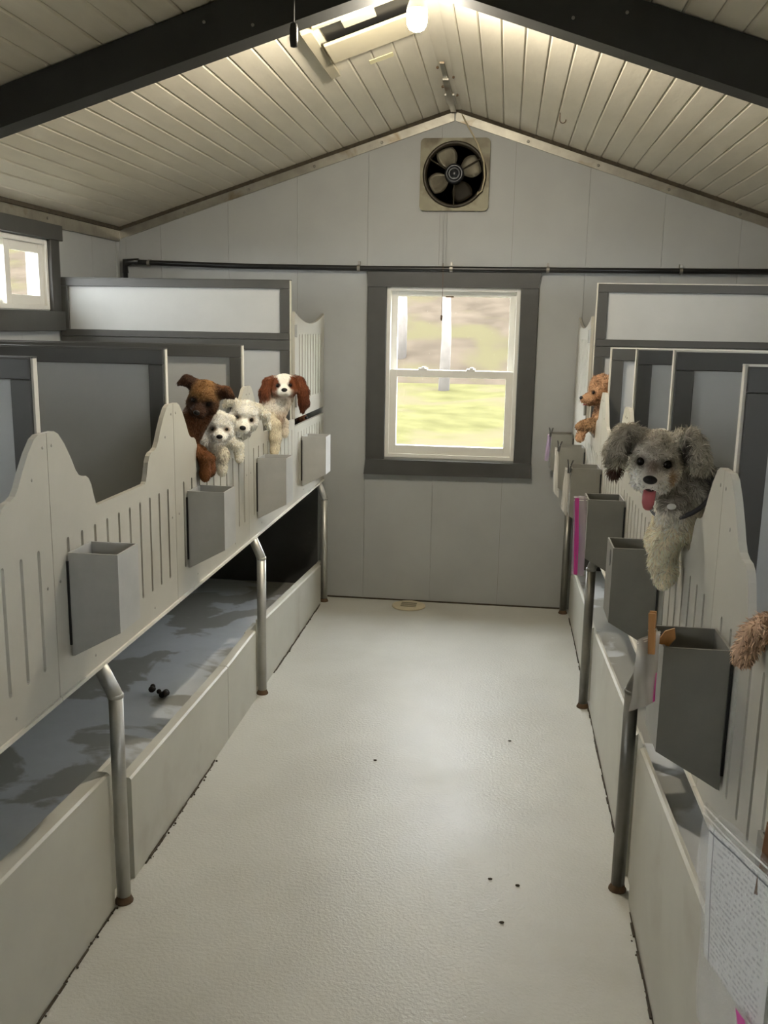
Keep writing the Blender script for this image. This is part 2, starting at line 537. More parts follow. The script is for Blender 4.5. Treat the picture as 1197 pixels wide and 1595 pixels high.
for lx in (-0.46, -0.19):
    bm = NB(); box(bm, lx - 0.025, lx + 0.025, D + 0.004, D + 0.03, 1.352, 1.362, 0.002); box(bm, lx - 0.008, lx + 0.012, D + 0.0, D + 0.02, 1.36, 1.37, 0.002)
    mobj('sash_lock', bm, 'vinyl', lo)
bm = NB(); box(bm, -0.345, -0.300, D + 0.04, D + 0.052, 1.752, 1.76); mobj('latch', bm, 'rust', up)

# left wall small slider window
wl = casing(2, 'small white sliding window in dark casing high on the left wall')
y0, y1, z0, z1 = LWIN
bm = NB(); box(bm, XWL, XWL + 0.022, y1, y1 + 0.09, 1.54, 1.975, 0.002); mobj('side_casing', bm, 'trim', wl)
bm = NB(); box(bm, XWL, XWL + 0.022, y0 - 0.09, y0, 1.54, 1.975, 0.002); mobj('side_casing', bm, 'trim', wl)
bm = NB(); box(bm, XWL, XWL + 0.03, y0 - 0.12, y1 + 0.115, 1.972, 2.045, 0.002); mobj('head_casing', bm, 'trim', wl)
bm = NB(); box(bm, XWL, XWL + 0.04, y0 - 0.1, y1 + 0.09, 1.54, 1.635, 0.002); mobj('sill', bm, 'trim', wl)
def ringx(bm, a0, a1, b0, b1, w, xx0, xx1):
    box(bm, xx0, xx1, a0, a0 + w, b0, b1, 0.0015)
    box(bm, xx0, xx1, a1 - w, a1, b0, b1, 0.0015)
    box(bm, xx0, xx1, a0 + w, a1 - w, b0, b0 + w, 0.0015)
    box(bm, xx0, xx1, a0 + w, a1 - w, b1 - w, b1, 0.0015)
bm = NB(); ringx(bm, y0, y1, z0, z1, 0.022, XWL - 0.09, XWL + 0.004); mobj('jamb', bm, 'vinyl', wl)
bm = NB(); ringx(bm, 4.03, y1 - 0.02, z0 + 0.02, z1 - 0.02, 0.045, XWL - 0.035, XWL - 0.012); s1 = mobj('sliding_sash', bm, 'vinyl', wl)
bm = NB(); ringx(bm, y0 + 0.02, 4.08, z0 + 0.02, z1 - 0.02, 0.03, XWL - 0.07, XWL - 0.045); s2 = mobj('fixed_sash', bm, 'vinyl', wl)
bm = NB(); box(bm, XWL - 0.025, XWL - 0.022, 4.07, y1 - 0.06, z0 + 0.06, z1 - 0.06); mobj('pane', bm, 'glass', s1)
bm = NB(); box(bm, XWL - 0.06, XWL - 0.057, y0 + 0.045, 4.06, z0 + 0.045, z1 - 0.045); mobj('pane', bm, 'glass', s2)
# the other side windows, outside the picture
k = 3
for xw, sgw, wins in ((XWL, -1, SIDE_WINS[1:]), (XWR, 1, SIDE_WINS_R)):
    for (y0, y1, z0, z1) in wins:
        wr = casing(k, 'small white window in the %s wall outside the picture' % ('left' if sgw < 0 else 'right'))
        k += 1
        def xr(a, b):
            return sorted((xw + sgw * a, xw + sgw * b))
        bm = NB(); ringx(bm, y0, y1, z0, z1, 0.03, *xr(-0.004, 0.09)); mobj('jamb', bm, 'vinyl', wr)
        bm = NB(); ringx(bm, y0 - 0.09, y1 + 0.09, z0 - 0.09, z1 + 0.07, 0.09, *xr(-0.022, 0.0)); mobj('casing_boards', bm, 'trim', wr)
        bm = NB(); box(bm, *xr(0.04, 0.043), y0 + 0.03, y1 - 0.03, z0 + 0.03, z1 - 0.03); mobj('pane', bm, 'glass', wr)

# ------------------------------------------------------------------ outside
def gz(x, y):
    base = -0.25 if y < 7 else -0.25 + 0.012 * (y - 7) ** 1.4
    if y > 22:
        base += 0.33 * (y - 22)
    return base + 0.05 * math.sin(x * 0.7 + y * 0.3) + 0.04 * math.sin(x * 1.7 - y * 0.9)
def terrain(name, ya, yb, NX, NY, m, label, cat):
    bm = NB()
    grid = [[bm.verts.new((-34 + 68 * i / NX, ya + (yb - ya) * j / NY, gz(-34 + 68 * i / NX, ya + (yb - ya) * j / NY))) for j in range(NY + 1)] for i in range(NX + 1)]
    for i in range(NX):
        for j in range(NY):
            bm.faces.new((grid[i][j], grid[i + 1][j], grid[i + 1][j + 1], grid[i][j + 1]))
    return tag(mobj(name, bm, m, smooth=True), label, cat, kind='structure')
terrain('lawn', -16, 22, 48, 40, 'grass', 'pale yellow green grass sloping up outside the window', 'grass')
terrain('leafy_bank', 22, 34, 48, 16, 'hillside', 'pale leafy bank rising behind the grass outside', 'bank')
for px, py, hh in ((-1.35, 21.0, 2.3), (-2.6, 23.5, 2.0), (0.3, 24.0, 1.9)):
    bm = NB()
    tube(bm, [(px, py, gz(px, py) - 0.1), (px + 0.03, py, gz(px, py) + hh * 0.5), (px, py, gz(px, py) + hh)], [0.13, 0.11, 0.09], 9)
    tag(mobj('bare_trunk', bm, 'post_wood', smooth=True), 'pale bare trunk on the bank outside the window, %s' % ('nearest the middle of the panes' if py < 22 else 'left one' if px < -1 else 'right one'), 'tree trunk', 'bare trunks outside')

# ------------------------------------------------------------------ troughs, kerbs, platforms
def lerp(a, b, t):
    return a + (b - a) * t
bm = NB()
prism(bm, [(XWL, 0.2, 0.0), (XWL, D - 0.001, 0.0), (XWL, D - 0.001, 0.075), (XWL, 2.0, 0.27), (XWL, 0.2, 0.33)], (-1.045 - XWL, 0, 0))
tag(struct(mobj('trough_left', bm, 'trough')), 'wet blue grey sloping gutter floor under the left kennels', None)
bm = NB()
prism(bm, [(0.433, 0.2, 0.0), (0.433, D - 0.001, 0.0), (0.433, D - 0.001, 0.24), (0.433, 2.0, 0.45), (0.433, 0.2, 0.57)], (XWR - 0.433, 0, 0))
tag(struct(mobj('trough_right', bm, 'trough')), 'blue grey sloping gutter floor under the right kennels', None)

def kerb(xa, xb, y0, y1, h0, h1, label, grp):
    """kerb board with a slightly weathered top arris"""
    bm = NB()
    nseg = 6
    xs = (xa, xb)
    s = 1 if xb > xa else -1      # xa is the aisle face
    rows = []
    for i in range(nseg + 1):
        y = lerp(y0, y1, i / nseg)
        h = lerp(h0, h1, i / nseg)
        rows.append([bm.verts.new(p) for p in ((xa, y, 0), (xa, y, h - 0.006), (xa + s * 0.006, y, h), (xb, y, h), (xb, y, 0))])
    for a, b in zip(rows, rows[1:]):
        for k in range(5):
            bm.faces.new((a[k], a[(k + 1) % 5], b[(k + 1) % 5], b[k]))
    bm.faces.new(rows[0]); bm.faces.new(rows[-1][::-1])
    return tag(mobj('kerb_board', bm, 'kerb'), label, 'kerb', grp)
GL = 'kerb boards of the left gutter'
kerb(-1.010, -1.055, 0.3, 2.205, 0.50, 0.405, 'tall pale kerb board nearest the viewer on the left', GL)
kerb(-1.010, -1.045, 2.345, 3.288, 0.318, 0.300, 'pale kerb board between the first and second left pole', GL)
kerb(-1.010, -1.045, 3.293, 3.70, 0.300, 0.308, 'short pale kerb board just before the second left pole', GL)
kerb(-1.010, -1.045, 3.83, 5.13, 0.312, 0.230, 'pale kerb board reaching from the second left pole to the back wall', GL)
# short infill pieces behind the poles
for yy, h in ((2.205, 0.40), (3.70, 0.305)):
    bm = NB(); box(bm, -1.06, -1.045, yy + 0.001, yy + 0.139, 0, h - 0.01)
    tag(mobj('kerb_infill', bm, 'kerb'), 'narrow kerb piece recessed behind the %s left pole' % ('first' if yy < 3 else 'second'), 'kerb', GL)
bm = NB(); box(bm, -1.05, -1.03, 5.131, D - 0.002, 0, 0.22)
tag(mobj('kerb_infill', bm, 'kerb'), 'narrow kerb piece recessed behind the last left pole', 'kerb', GL)
GR = 'kerb boards of the right gutter'
kerb(0.412, 0.426, 0.3, 2.45, 0.64, 0.475, 'tall pale kerb board nearest the viewer on the right', GR)
kerb(0.418, 0.432, 2.58, 3.78, 0.455, 0.355, 'pale kerb board between the two near right poles', GR)
kerb(0.418, 0.432, 3.92, 5.20, 0.335, 0.290, 'pale kerb board behind the far right poles', GR)
for yy, h in ((2.451, 0.462), (3.781, 0.34)):
    bm = NB(); box(bm, 0.426, 0.4325, yy, yy + 0.128, 0, h)
    tag(mobj('kerb_infill', bm, 'kerb'), 'narrow kerb piece recessed behind the %s right pole' % ('nearest' if yy < 3 else 'second'), 'kerb', GR)

# grime along the floor joints
def grime_line(x, y0, y1, side, label, lumps):
    bm = NB()
    rnd = random.Random(int(y0 * 100) + 3)
    y = y0
    while y < y1:
        l = rnd.uniform(0.02, 0.07)
        w = rnd.uniform(0.002, 0.007)
        box(bm, x, x + side * w, y, min(y + l, y1), 0.0005, rnd.uniform(0.002, 0.006))
        y += l * rnd.uniform(0.8, 1.1)
    for k in range(lumps):
        yy = rnd.uniform(y0, y1)
        bmesh.ops.create_icosphere(bm, subdivisions=1, radius=rnd.uniform(0.0015, 0.0045),
                                   matrix=Matrix.Translation((x + side * rnd.uniform(0.001, 0.012), yy, 0.003)))
    return tag(mobj('joint_dirt', bm, 'grime'), label, 'dirt', kind='stuff')
grime_line(-1.009, 1.0, 2.2, 1, 'crumbly dirt along the foot of the nearest left kerb board', 26)
grime_line(-1.009, 2.42, 3.1, 1, 'crumbly dirt along the foot of the middle left kerb board', 26)
grime_line(-1.009, 4.0, 5.1, 1, 'thin dirt line along the far left kerb foot', 4)
grime_line(0.411, 1.6, 2.4, -1, 'dirt line along the foot of the nearest right kerb board', 8)
grime_line(0.417, 2.7, 5.1, -1, 'thin dirt line along the far right kerb foot', 5)

# kennel platforms
for side, xa, xb in (('left', XWL, -1.0375), ('right', 0.432, XWR)):
    bm = NB(); box(bm, xa, xb, 0.2, D - 0.002, 0.718, 0.742)
    p = tag(mobj('kennel_platform', bm, 'panel_grey'), 'raised grey kennel floor slab carrying the %s row' % side, 'platform', 'kennel floor slabs')

# gutter end walls, the shade under the platforms put into their colour
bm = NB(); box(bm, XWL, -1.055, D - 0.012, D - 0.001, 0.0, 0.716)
tag(struct(mobj('wall_gutter_end', bm, 'wall_shaded')), 'dark end wall under the left kennels, shade put into its colour', None)
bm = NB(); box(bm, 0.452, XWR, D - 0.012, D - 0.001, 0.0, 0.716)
tag(struct(mobj('wall_gutter_end_right', bm, 'wall_shaded')), 'dark end wall under the right kennels, shade put into its colour', None)

# ------------------------------------------------------------------ fence panels
HUMP = [(0.0, 1.346), (0.035, 1.346), (0.055, 1.338), (0.085, 1.310), (0.115, 1.272), (0.135, 1.242), (0.150, 1.227), (0.170, 1.220),
        (0.190, 1.218), (0.205, 1.210), (0.218, 1.192), (0.230, 1.160), (0.240, 1.139), (0.250, 1.133)]
def slot(u, z0, z1, w=0.0065):
    return [(u - w, z0 + w), (u - w * 0.7, z0 + w * 0.3), (u, z0), (u + w * 0.7, z0 + w * 0.3), (u + w, z0 + w),
            (u + w, z1 - w), (u + w * 0.7, z1 - w * 0.3), (u, z1), (u - w * 0.7, z1 - w * 0.3), (u - w, z1 - w)]
TH = 0.014
def side_place(side):
    if side == 'left':
        return lambda u, z, d: Vector((XFL - d, u, z))
    return lambda u, z, d: Vector((xfr(u) + d, u, z))
def add_screws(parent, side, pts):
    for u, z in pts:
        bm = NB()
        p = side_place(side)(u, z, 0)
        bmesh.ops.create_icosphere(bm, subdivisions=1, radius=0.0045, matrix=Matrix.Translation(p) @ Matrix.Diagonal((0.4, 1, 1, 1)))
        mobj('screw', bm, 'screw', parent)
def fence(side, a, b, label, nslots, u_first, u_last, humps=(True, True), low=1.133):
    a += 0.0012; b -= 0.0012
    top = []
    z0 = 0.712
    if humps[0]:
        top += [(a + d, z) for d, z in HUMP]
    else:
        top += [(a, low)]
    if humps[1]:
        top += [(b - d, z) for d, z in HUMP[::-1]]
    else:
        top += [(b, low)]
    outer = [(a, z0)] + top + [(b, z0)]
    us = [lerp(u_first, u_last, i / (nslots - 1)) for i in range(nslots)]
    holes = [slot(u, 0.80, min(1.088, low - 0.035)) for u in us]
    bm = NB()
    plate(bm, outer, holes, TH, side_place(side))
    root = thing('fence_panel', label, 'fence panel', side_place(side)(a, z0, 0), 0, 'scalloped white kennel fence panels')
    o = mobj('slotted_sheet', bm, 'white_plastic', root)
    o.matrix_parent_inverse = root.matrix_basis.inverted()
    # bottom lip
    bm = NB()
    P = side_place(side)
    prism(bm, [P(a, z0 - 0.010, 0.010), P(a, z0 - 0.010, -0.006), P(a, z0, -0.006), P(a, z0, 0.010)], P(b, 0, 0) - P(a, 0, 0))
    l = mobj('bottom_lip', bm, 'white_edge', root)
    l.matrix_parent_inverse = root.matrix_basis.inverted()
    pts = []
    if humps[0]:
        pts += [(a + 0.02, 1.315), (a + 0.03, 0.99)]
    if humps[1]:
        pts += [(b - 0.02, 1.315), (b - 0.075, 1.25), (b - 0.03, 0.99)]
    pts += [(a + 0.2, 0.745), (b - 0.2, 0.745)]
    n0 = len(bpy.data.objects)
    for u, z in pts:
        bm = NB()
        bmesh.ops.create_icosphere(bm, subdivisions=1, radius=0.0045, matrix=Matrix.Translation(P(u, z, 0)) @ Matrix.Diagonal((0.4, 1, 1, 1)))
        s = mobj('screw', bm, 'screw', root)
        s.matrix_parent_inverse = root.matrix_basis.inverted()
    return root
def tall_gate(side, a, b, label):
    a += 0.006; b -= 0.004
    z0, z1 = 1.133, 1.655
    L = b - a
    nn = 16
    top = []
    for i in range(nn + 1):
        t = i / nn
        zz = z1 - 0.058 * math.sin(math.pi * t) ** 0.8
        if i in (0, nn):
            zz = z1 - 0.002
        top.append((a + L * t, zz))
    outer = [(a, z0)] + top + [(b, z0)]
    holes = [slot(a + 0.10 + (L - 0.2) * i / 8, z0 + 0.085, z1 - 0.11, 0.010) for i in range(9)]
    bm = NB()
    plate(bm, outer, holes, TH, side_place(side))
    P = side_place(side)
    root = thing('tall_gate', label, 'gate', P(a, z0, 0), 0, 'tall slotted upper gates at the back')
    o = mobj('slotted_sheet', bm, 'white_plastic', root)
    o.matrix_parent_inverse = root.matrix_basis.inverted()
    for zz in (1.22, 1.56):
        bm = NB()
        tube(bm, [P(a - 0.004, zz - 0.03, -0.006), P(a - 0.004, zz + 0.03, -0.006)], 0.006, 8)
        h = mobj('hinge', bm, 'screw', root)
        h.matrix_parent_inverse = root.matrix_basis.inverted()
    return root
names_l = ['nearest at the left picture edge', 'between the first and second left partitions', 'below the brown terrier and two white dogs', 'below the brown and white spaniel', 'at the far end of the left row']
for i in range(5):
    a, b = LP[i], LP[i + 1]
    far = i == 4
    fence('left', a, b, 'white scalloped fence panel with slots, ' + names_l[i], 10, a + 0.08, b - 0.065, (not far, i < 3), 1.096 if far else 1.133)
tall_gate('left', LP[4], LP[5], 'tall white slotted gate with dipped top at the left back corner')
names_r = ['nearest at the right picture edge', 'below the grey and white dog', 'second beyond the grey dog on the right', 'third beyond the grey dog on the right', 'below the apricot poodle', 'at the far end of the right row']
for i in range(6):
    a, b = RP[i], RP[i + 1]
    far = i == 5
    fence('right', a, b, 'white scalloped fence panel with slots, ' + names_r[i], 9, a + 0.075, b - 0.075, (not far, i < 4))
tall_gate('right', RP[5], RP[6], 'tall white slotted gate with dipped top at the right back corner')

# ------------------------------------------------------------------ partitions
def partition(side, y, ztop, label, tall=False):
    s = -1 if side == 'left' else 1
    xf = (XFL - TH - 0.002) if side == 'left' else xfr(y) + TH + 0.002
    xw = XWL + 0.01 if side == 'left' else XWR - 0.01
    root = thing('kennel_partition', label, 'partition', (xf, y, 0.742), 0, 'cross partitions of the %s kennels' % side)
    def put(nm, bx, m, bev=0.0015):
        bm = NB()
        x0, x1 = sorted((bx[0], bx[1]))
        box(bm, x0 - xf, x1 - xf, bx[2] - y, bx[3] - y, bx[4] - 0.742, bx[5] - 0.742, bev)
        return mobj(nm, bm, m, root)
    t = 0.012
    zb = 0.744
    zs = 1.515 if tall else ztop
    # sheet
    put('sheet', (xf + s * 0.002, xw, y - t / 2, y + t / 2, zb, ztop - 0.003), 'panel_grey', 0)
    fw = 0.046
    fy = (y - t / 2 - 0.014, y - t / 2)
    put('top_rail', (xf + s * 0.006, xw, fy[0], fy[1], zs - fw, zs), 'frame_grey')
    put('stile', (xf + s * 0.006, xf + s * (0.006 + fw), fy[0], fy[1], zb, zs - fw - 0.001), 'frame_grey')
    put('stile', (xw - s * fw, xw, fy[0], fy[1], zb, zs - fw - 0.001), 'frame_grey')
    put('bottom_rail', (xf + s * (0.007 + fw), xw - s * (fw + 0.001), fy[0], fy[1], zb, zb + fw), 'frame_grey')
    put('white_end_edge', (xf, xf + s * 0.0055, y - t / 2 - 0.006, y + t / 2, 1.12, zs + 0.002), 'white_edge', 0)
    put('white_top_edge', (xf, xw, y - t / 2 - 0.006, y + t / 2 + 0.002, zs, zs + 0.004) if not tall else (xf, xw, y - t / 2 - 0.006, y + t / 2 + 0.002, ztop, ztop + 0.004), 'white_edge' if side == 'right' else 'frame_grey', 0)
    if tall:
        put('upper_top_rail', (xf + s * 0.006, xw, fy[0], fy[1], ztop - fw + 0.008, ztop), 'frame_grey')
        put('upper_bottom_rail', (xf + s * 0.006, xw, fy[0], fy[1], zs + 0.002, zs + 0.034), 'frame_grey')
        put('upper_stile', (xf + s * 0.006, xf + s * (0.006 + fw), fy[0], fy[1], zs + 0.035, ztop - fw + 0.007), 'frame_grey')
        put('upper_stile', (xw - s * fw, xw, fy[0], fy[1], zs + 0.035, ztop - fw + 0.007), 'frame_grey')
        put('white_end_edge', (xf, xf + s * 0.0055, y - t / 2 - 0.006, y + t / 2, zs + 0.003, ztop), 'white_edge', 0)
    return root
partition('left', 1.98, 1.512, 'grey framed partition panel nearest on the left')
partition('left', 2.80, 1.512, 'grey framed partition panel just before the brown terrier')
partition('left', 3.66, 1.506, 'grey framed partition panel between the white dogs and the spaniel')
partition('left', 4.51, 1.797, 'tall two part grey partition panel in front of the left back corner', True)
partition('right', 1.77, 1.537, 'dark framed partition panel right of the grey dog, nearest')
partition('right', 2.47, 1.545, 'dark framed partition panel directly behind the grey dog')
partition('right', 3.13, 1.534, 'second dark framed partition behind the grey dog')
partition('right', 3.83, 1.522, 'dark framed partition just right of the apricot poodle')
partition('right', 4.53, 1.801, 'tall two part grey partition panel in front of the right back corner', True)

# ------------------------------------------------------------------ feeder boxes
def feeder(side, y, label, ztop=1.052, w=0.125, ln=0.125, hole=False):
    s = 1 if side == 'left' else -1          # outward towards the aisle
    xb = XFL + 0.004 if side == 'left' else xfr(y + ln / 2) - 0.004
    root = thing('feeder_box', label, 'feeder box', (xb, y, ztop - 0.26), 0, 'grey feeder boxes hung on the fences')
    t = 0.004
    zi, zo = 0.0, 0.066       # bottom height at the fence and at the aisle side
    h = 0.26
    def P(u, v, z):           # u outward, v along the row
        return (s * u, v, z)
    def wallp(nm, pts, off, m='box_grey_lit' if side == 'left' else 'box_grey_shaded'):  # left boxes take the lit copy of the grey, right the shaded
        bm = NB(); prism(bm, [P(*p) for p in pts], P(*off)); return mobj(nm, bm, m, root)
    wallp('near_side', [(0, 0, zi), (w, 0, zo), (w, 0, h), (0, 0, h)], (0, t, 0))
    wallp('far_side', [(0, ln - t, zi), (w, ln - t, zo), (w, ln - t, h), (0, ln - t, h)], (0, t, 0))
    wallp('front', [(w - t, t, zo), (w - t, ln - t, zo), (w - t, ln - t, h), (w - t, t, h)], (t, 0, 0))
    wallp('back', [(0, t, zi), (0, ln - t, zi), (0, ln - t, h), (0, t, h)], (t, 0, 0))
    wallp('sloped_bottom', [(t, t, zi), (w - t, t, zo - 0.002), (w - t, t, zo + 0.002), (t, t, zi + 0.004)], (0, ln - 2 * t, 0))
    wallp('gap_strip', [(-0.003, -0.004, 0.03), (0.002, -0.004, 0.03), (0.002, -0.004, h - 0.02), (-0.003, -0.004, h - 0.02)], (0, 0.004, 0), 'black')  # black strip drawing the dark gap between box and fence
    if hole:
        bm = NB()
        lathe(bm, [(0.012, 0), (0.012, 0.001), (0, 0.001)], (0, 0, 0), 14)
        o = mobj('grip_hole', bm, 'black', root)
        o.matrix_local = Matrix.Translation(P(w, ln * 0.35, h - 0.035)) @ Matrix.Rotation(math.radians(-90 if side == 'right' else 90), 4, 'Y') @ Matrix.Diagonal((1.8, 1, 1, 1))
    return root
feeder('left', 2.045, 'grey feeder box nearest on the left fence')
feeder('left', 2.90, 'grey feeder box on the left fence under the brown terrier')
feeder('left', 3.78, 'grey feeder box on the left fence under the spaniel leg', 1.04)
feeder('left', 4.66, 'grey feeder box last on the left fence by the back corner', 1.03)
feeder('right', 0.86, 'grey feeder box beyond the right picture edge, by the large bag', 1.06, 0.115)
feeder('right', 1.585, 'large grey feeder box nearest on the right fence with a clipped bag', 1.06, 0.115)
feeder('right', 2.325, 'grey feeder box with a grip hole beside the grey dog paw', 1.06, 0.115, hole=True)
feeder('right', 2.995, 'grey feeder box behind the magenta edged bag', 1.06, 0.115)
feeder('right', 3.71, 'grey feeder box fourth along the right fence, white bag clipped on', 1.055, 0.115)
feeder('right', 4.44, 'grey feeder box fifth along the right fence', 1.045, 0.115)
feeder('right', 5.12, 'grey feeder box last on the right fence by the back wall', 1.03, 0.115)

# ------------------------------------------------------------------ poles
def pole(side, x, y, label, m='steel', bend=0.615, r=0.0195):
    s = -1 if side == 'left' else 1
    root = thing('support_pole', label, 'pole', (x, y, 0), 0, 'bent metal poles carrying the kennels')
    bm = NB()
    tube(bm, [(0, 0, 0.004), (0, 0, bend)], r, 14)
    mobj('shaft', bm, m, root, True)
    bm = NB()
    tube(bm, [(0, 0, bend - 0.004), (s * 0.004, -0.004, bend + 0.012), (s * 0.03, -0.02, 0.700)], r + 0.0003, 14)
    mobj('bent_top', bm, m, root, True)
    bm = NB()
    lathe(bm, [(r + 0.0013, bend - 0.008), (r + 0.0018, bend), (r + 0.0013, bend + 0.004)], (0, 0, 0), 14)
    mobj('joint_ring', bm, m, root, True)
    bm = NB(); lathe(bm, [(0.026, 0.0005), (0.026, 0.004), (r + 0.0015, 0.012), (r + 0.0004, 0.02)], (0, 0, 0), 14)
    mobj('foot', bm, 'rust', root, True)
    return root
pole('left', -0.998, 2.237, 'bent steel pole nearest on the left, standing by the kerb')
pole('left', -0.998, 3.757, 'bent steel pole second on the left')
pole('left', -0.998, 5.17, 'bent steel pole in the left back corner')
pole('right', 0.388, 2.51, 'dark metal pole nearest on the right, under the large feeder box', 'pole_dark')
pole('right', 0.392, 3.845, 'metal pole second on the right, below the magenta edged bag', 'pole_dark')
pole('right', 0.385, 5.19, 'metal pole in the right back corner', 'pole_dark')

# ------------------------------------------------------------------ wall pipe
root = thing('wall_pipe', 'black pipe running across the back wall above the window', 'pipe', (0, D, 1.9))
bm = NB()
tube(bm, [(-2.17, D - 0.035, 1.80), (-2.17, D - 0.035, 1.905), (-2.13, D - 0.035, 1.922), (-1.5, D - 0.035, 1.905), (-0.78, D - 0.035, 1.900), (0.2, D - 0.035, 1.901), (1.56, D - 0.035, 1.905)], 0.015, 10)
o = mobj('pipe_run', bm, 'black_pipe', root, True); o.matrix_parent_inverse = root.matrix_basis.inverted()
bm = NB(); tube(bm, [(-2.17, D - 0.035, 1.86), (-2.17, D - 0.035, 1.925), (-2.09, D - 0.035, 1.925)], 0.018, 10)
o = mobj('elbow', bm, 'black_pipe', root, True); o.matrix_parent_inverse = root.matrix_basis.inverted()
for x in (-2.03, -0.825, -0.315, 0.205, 0.9):
    bm = NB()
    lathe(bm, [(0.0185, -0.008), (0.0185, 0.008)], (0, 0, 0), 12)
    for v in bm.verts:
        v.co = Vector((v.co.z + x, v.co.x + D - 0.035, v.co.y + (1.915 if x < -2 else 1.901)))
    box(bm, x - 0.006, x + 0.006, D - 0.03, D - 0.001, 1.915, 1.938)
    o = mobj('clamp', bm, 'screw', root); o.matrix_parent_inverse = root.matrix_basis.inverted()

# ------------------------------------------------------------------ exhaust fan
fx, fz = -0.313, 2.392
root = thing('exhaust_fan', 'square tan exhaust fan with dirty blades high on the back wall', 'fan', (fx, D, fz))
def rrect(w, h, r, n=5):
    pts = []
    for cx, cy, a0 in ((w - r, h - r, 0), (-w + r, h - r, 90), (-w + r, -h + r, 180), (w - r, -h + r, 270)):
        for k in range(n + 1):
            a = math.radians(a0 + 90 * k / n)
            pts.append((cx + r * math.cos(a), cy + r * math.sin(a)))
    return pts
R0 = 0.158
circ = [(R0 * math.cos(2 * math.pi * k / 40), R0 * math.sin(2 * math.pi * k / 40)) for k in range(40)]
bm = NB(); plate(bm, rrect(0.186, 0.186, 0.025), [circ], 0.012, lambda u, z, d: Vector((u, -0.012 - d, z)))
mobj('mounting_plate', bm, 'fan_plate', root)
bm = NB()
prof = [(R0 + 0.012, -0.026), (R0 + 0.004, -0.034), (R0 - 0.006, -0.026), (R0 - 0.010, -0.002)]
for k in range(40):
    pass
lathe(bm, [(R0 + 0.014, -0.025), (R0 + 0.006, -0.036), (R0 - 0.005, -0.028), (R0 - 0.008, -0.001)], (0, 0, 0), 40, 'y')
for f in list(bm.faces):
    if len(f.verts) > 4:
        bm.faces.remove(f)
mobj('venturi_ring', bm, 'fan_dark', root, True)
bm = NB(); lathe(bm, [(R0 - 0.006, -0.001), (0, -0.001)], (0, 0, 0), 40, 'y'); mobj('shutter_backing', bm, 'fan_dark', root)
for k in range(4):
    a0 = math.radians(90 * k + 25)
    bm = NB()
    prev = None
    rows = []
    for i in range(8):
        r = lerp(0.04, R0 - 0.014, i / 7)
        half = math.radians(lerp(24, 33, math.sin(math.pi * min(1, i / 6.0))))
        if i == 7:
            half *= 0.75
        row = []
        for j in range(7):
            t = j / 6 * 2 - 1
            a = a0 + half * t
            row.append(bm.verts.new((r * math.cos(a), -0.018 - 0.012 * t, r * math.sin(a))))
        rows.append(row)
    for a, b in zip(rows, rows[1:]):
        for j in range(6):
            bm.faces.new((a[j], a[j + 1], b[j + 1], b[j]))
    bmesh.ops.solidify(bm, geom=list(bm.faces), thickness=0.002)
    mobj('blade', bm, 'fan_blade' if k != 3 else 'fan_dark', root, True)
bm = NB(); lathe(bm, [(0.052, -0.02), (0.052, -0.055), (0.046, -0.066), (0.036, -0.068), (0.034, -0.062), (0.02, -0.062), (0.018, -0.07), (0, -0.07)], (0, 0, 0), 28, 'y')
mobj('motor', bm, 'fan_motor', root, True)
for a in (30, 150, 270):
    bm = NB()
    ca, sa = math.cos(math.radians(a)), math.sin(math.radians(a))
    tube(bm, [(0.045 * ca, -0.035, 0.045 * sa), ((R0 + 0.004) * ca, -0.036, (R0 + 0.004) * sa)], 0.004, 6)
    mobj('motor_arm', bm, 'fan_dark', root)
bm = NB()
tube(bm, [(0.02, -0.006, 0.32), (0.06, -0.02, 0.25), (0.12, -0.045, 0.15), (0.155, -0.05, 0.06), (0.162, -0.05, -0.02), (0.150, -0.05, -0.085), (0.125, -0.045, -0.105), (0.13, -0.04, -0.09)], 0.0045, 8)
mobj('power_cord', bm, 'cord_tan', root, True)
bm = NB(); tube(bm, [(-0.053, -0.006, -0.19), (-0.053, -0.006, -0.485)], 0.0035, 8); tube(bm, [(-0.035, -0.006, -0.19), (-0.035, -0.006, -0.485)], 0.0025, 8)
mobj('conduit', bm, 'wall', root)
bm = NB(); tube(bm, [(-0.045, -0.05, -0.46), (-0.044, -0.055, -0.60), (-0.046, -0.055, -0.735)], 0.0014, 6)
ch = mobj('pull_chain', bm, 'rust', root)
bm = NB(); lathe(bm, [(0.0, 0.0), (0.005, -0.008), (0.006, -0.022), (0.003, -0.034), (0, -0.036)], (-0.046, -0.055, -0.733), 10)
mobj('chain_pendant', bm, 'rust', ch, True)

# ------------------------------------------------------------------ bulb, switch, hatch
root = thing('ceiling_bulb', 'glowing warm bulb hanging at the ridge behind the rafter', 'light bulb', (-0.32, 3.14, 2.50))
bm = NB(); lathe(bm, [(0, 0.0), (0.012, 0.001), (0.024, 0.008), (0.031, 0.022), (0.0325, 0.04), (0.0315, 0.060)], (0, 0, 0), 24)
mobj('glass_bulb', bm, 'bulb', root, True)
bm = NB(); lathe(bm, [(0.032, 0.0605), (0.033, 0.064), (0.030, 0.075), (0.021, 0.100), (0.021, 0.125), (0.060, 0.150), (0.060, 0.215)], (0, 0, 0), 20)  # flared canopy added to keep bulb light off the nearby ceiling
mobj('socket_shield', bm, 'vinyl', root, True)

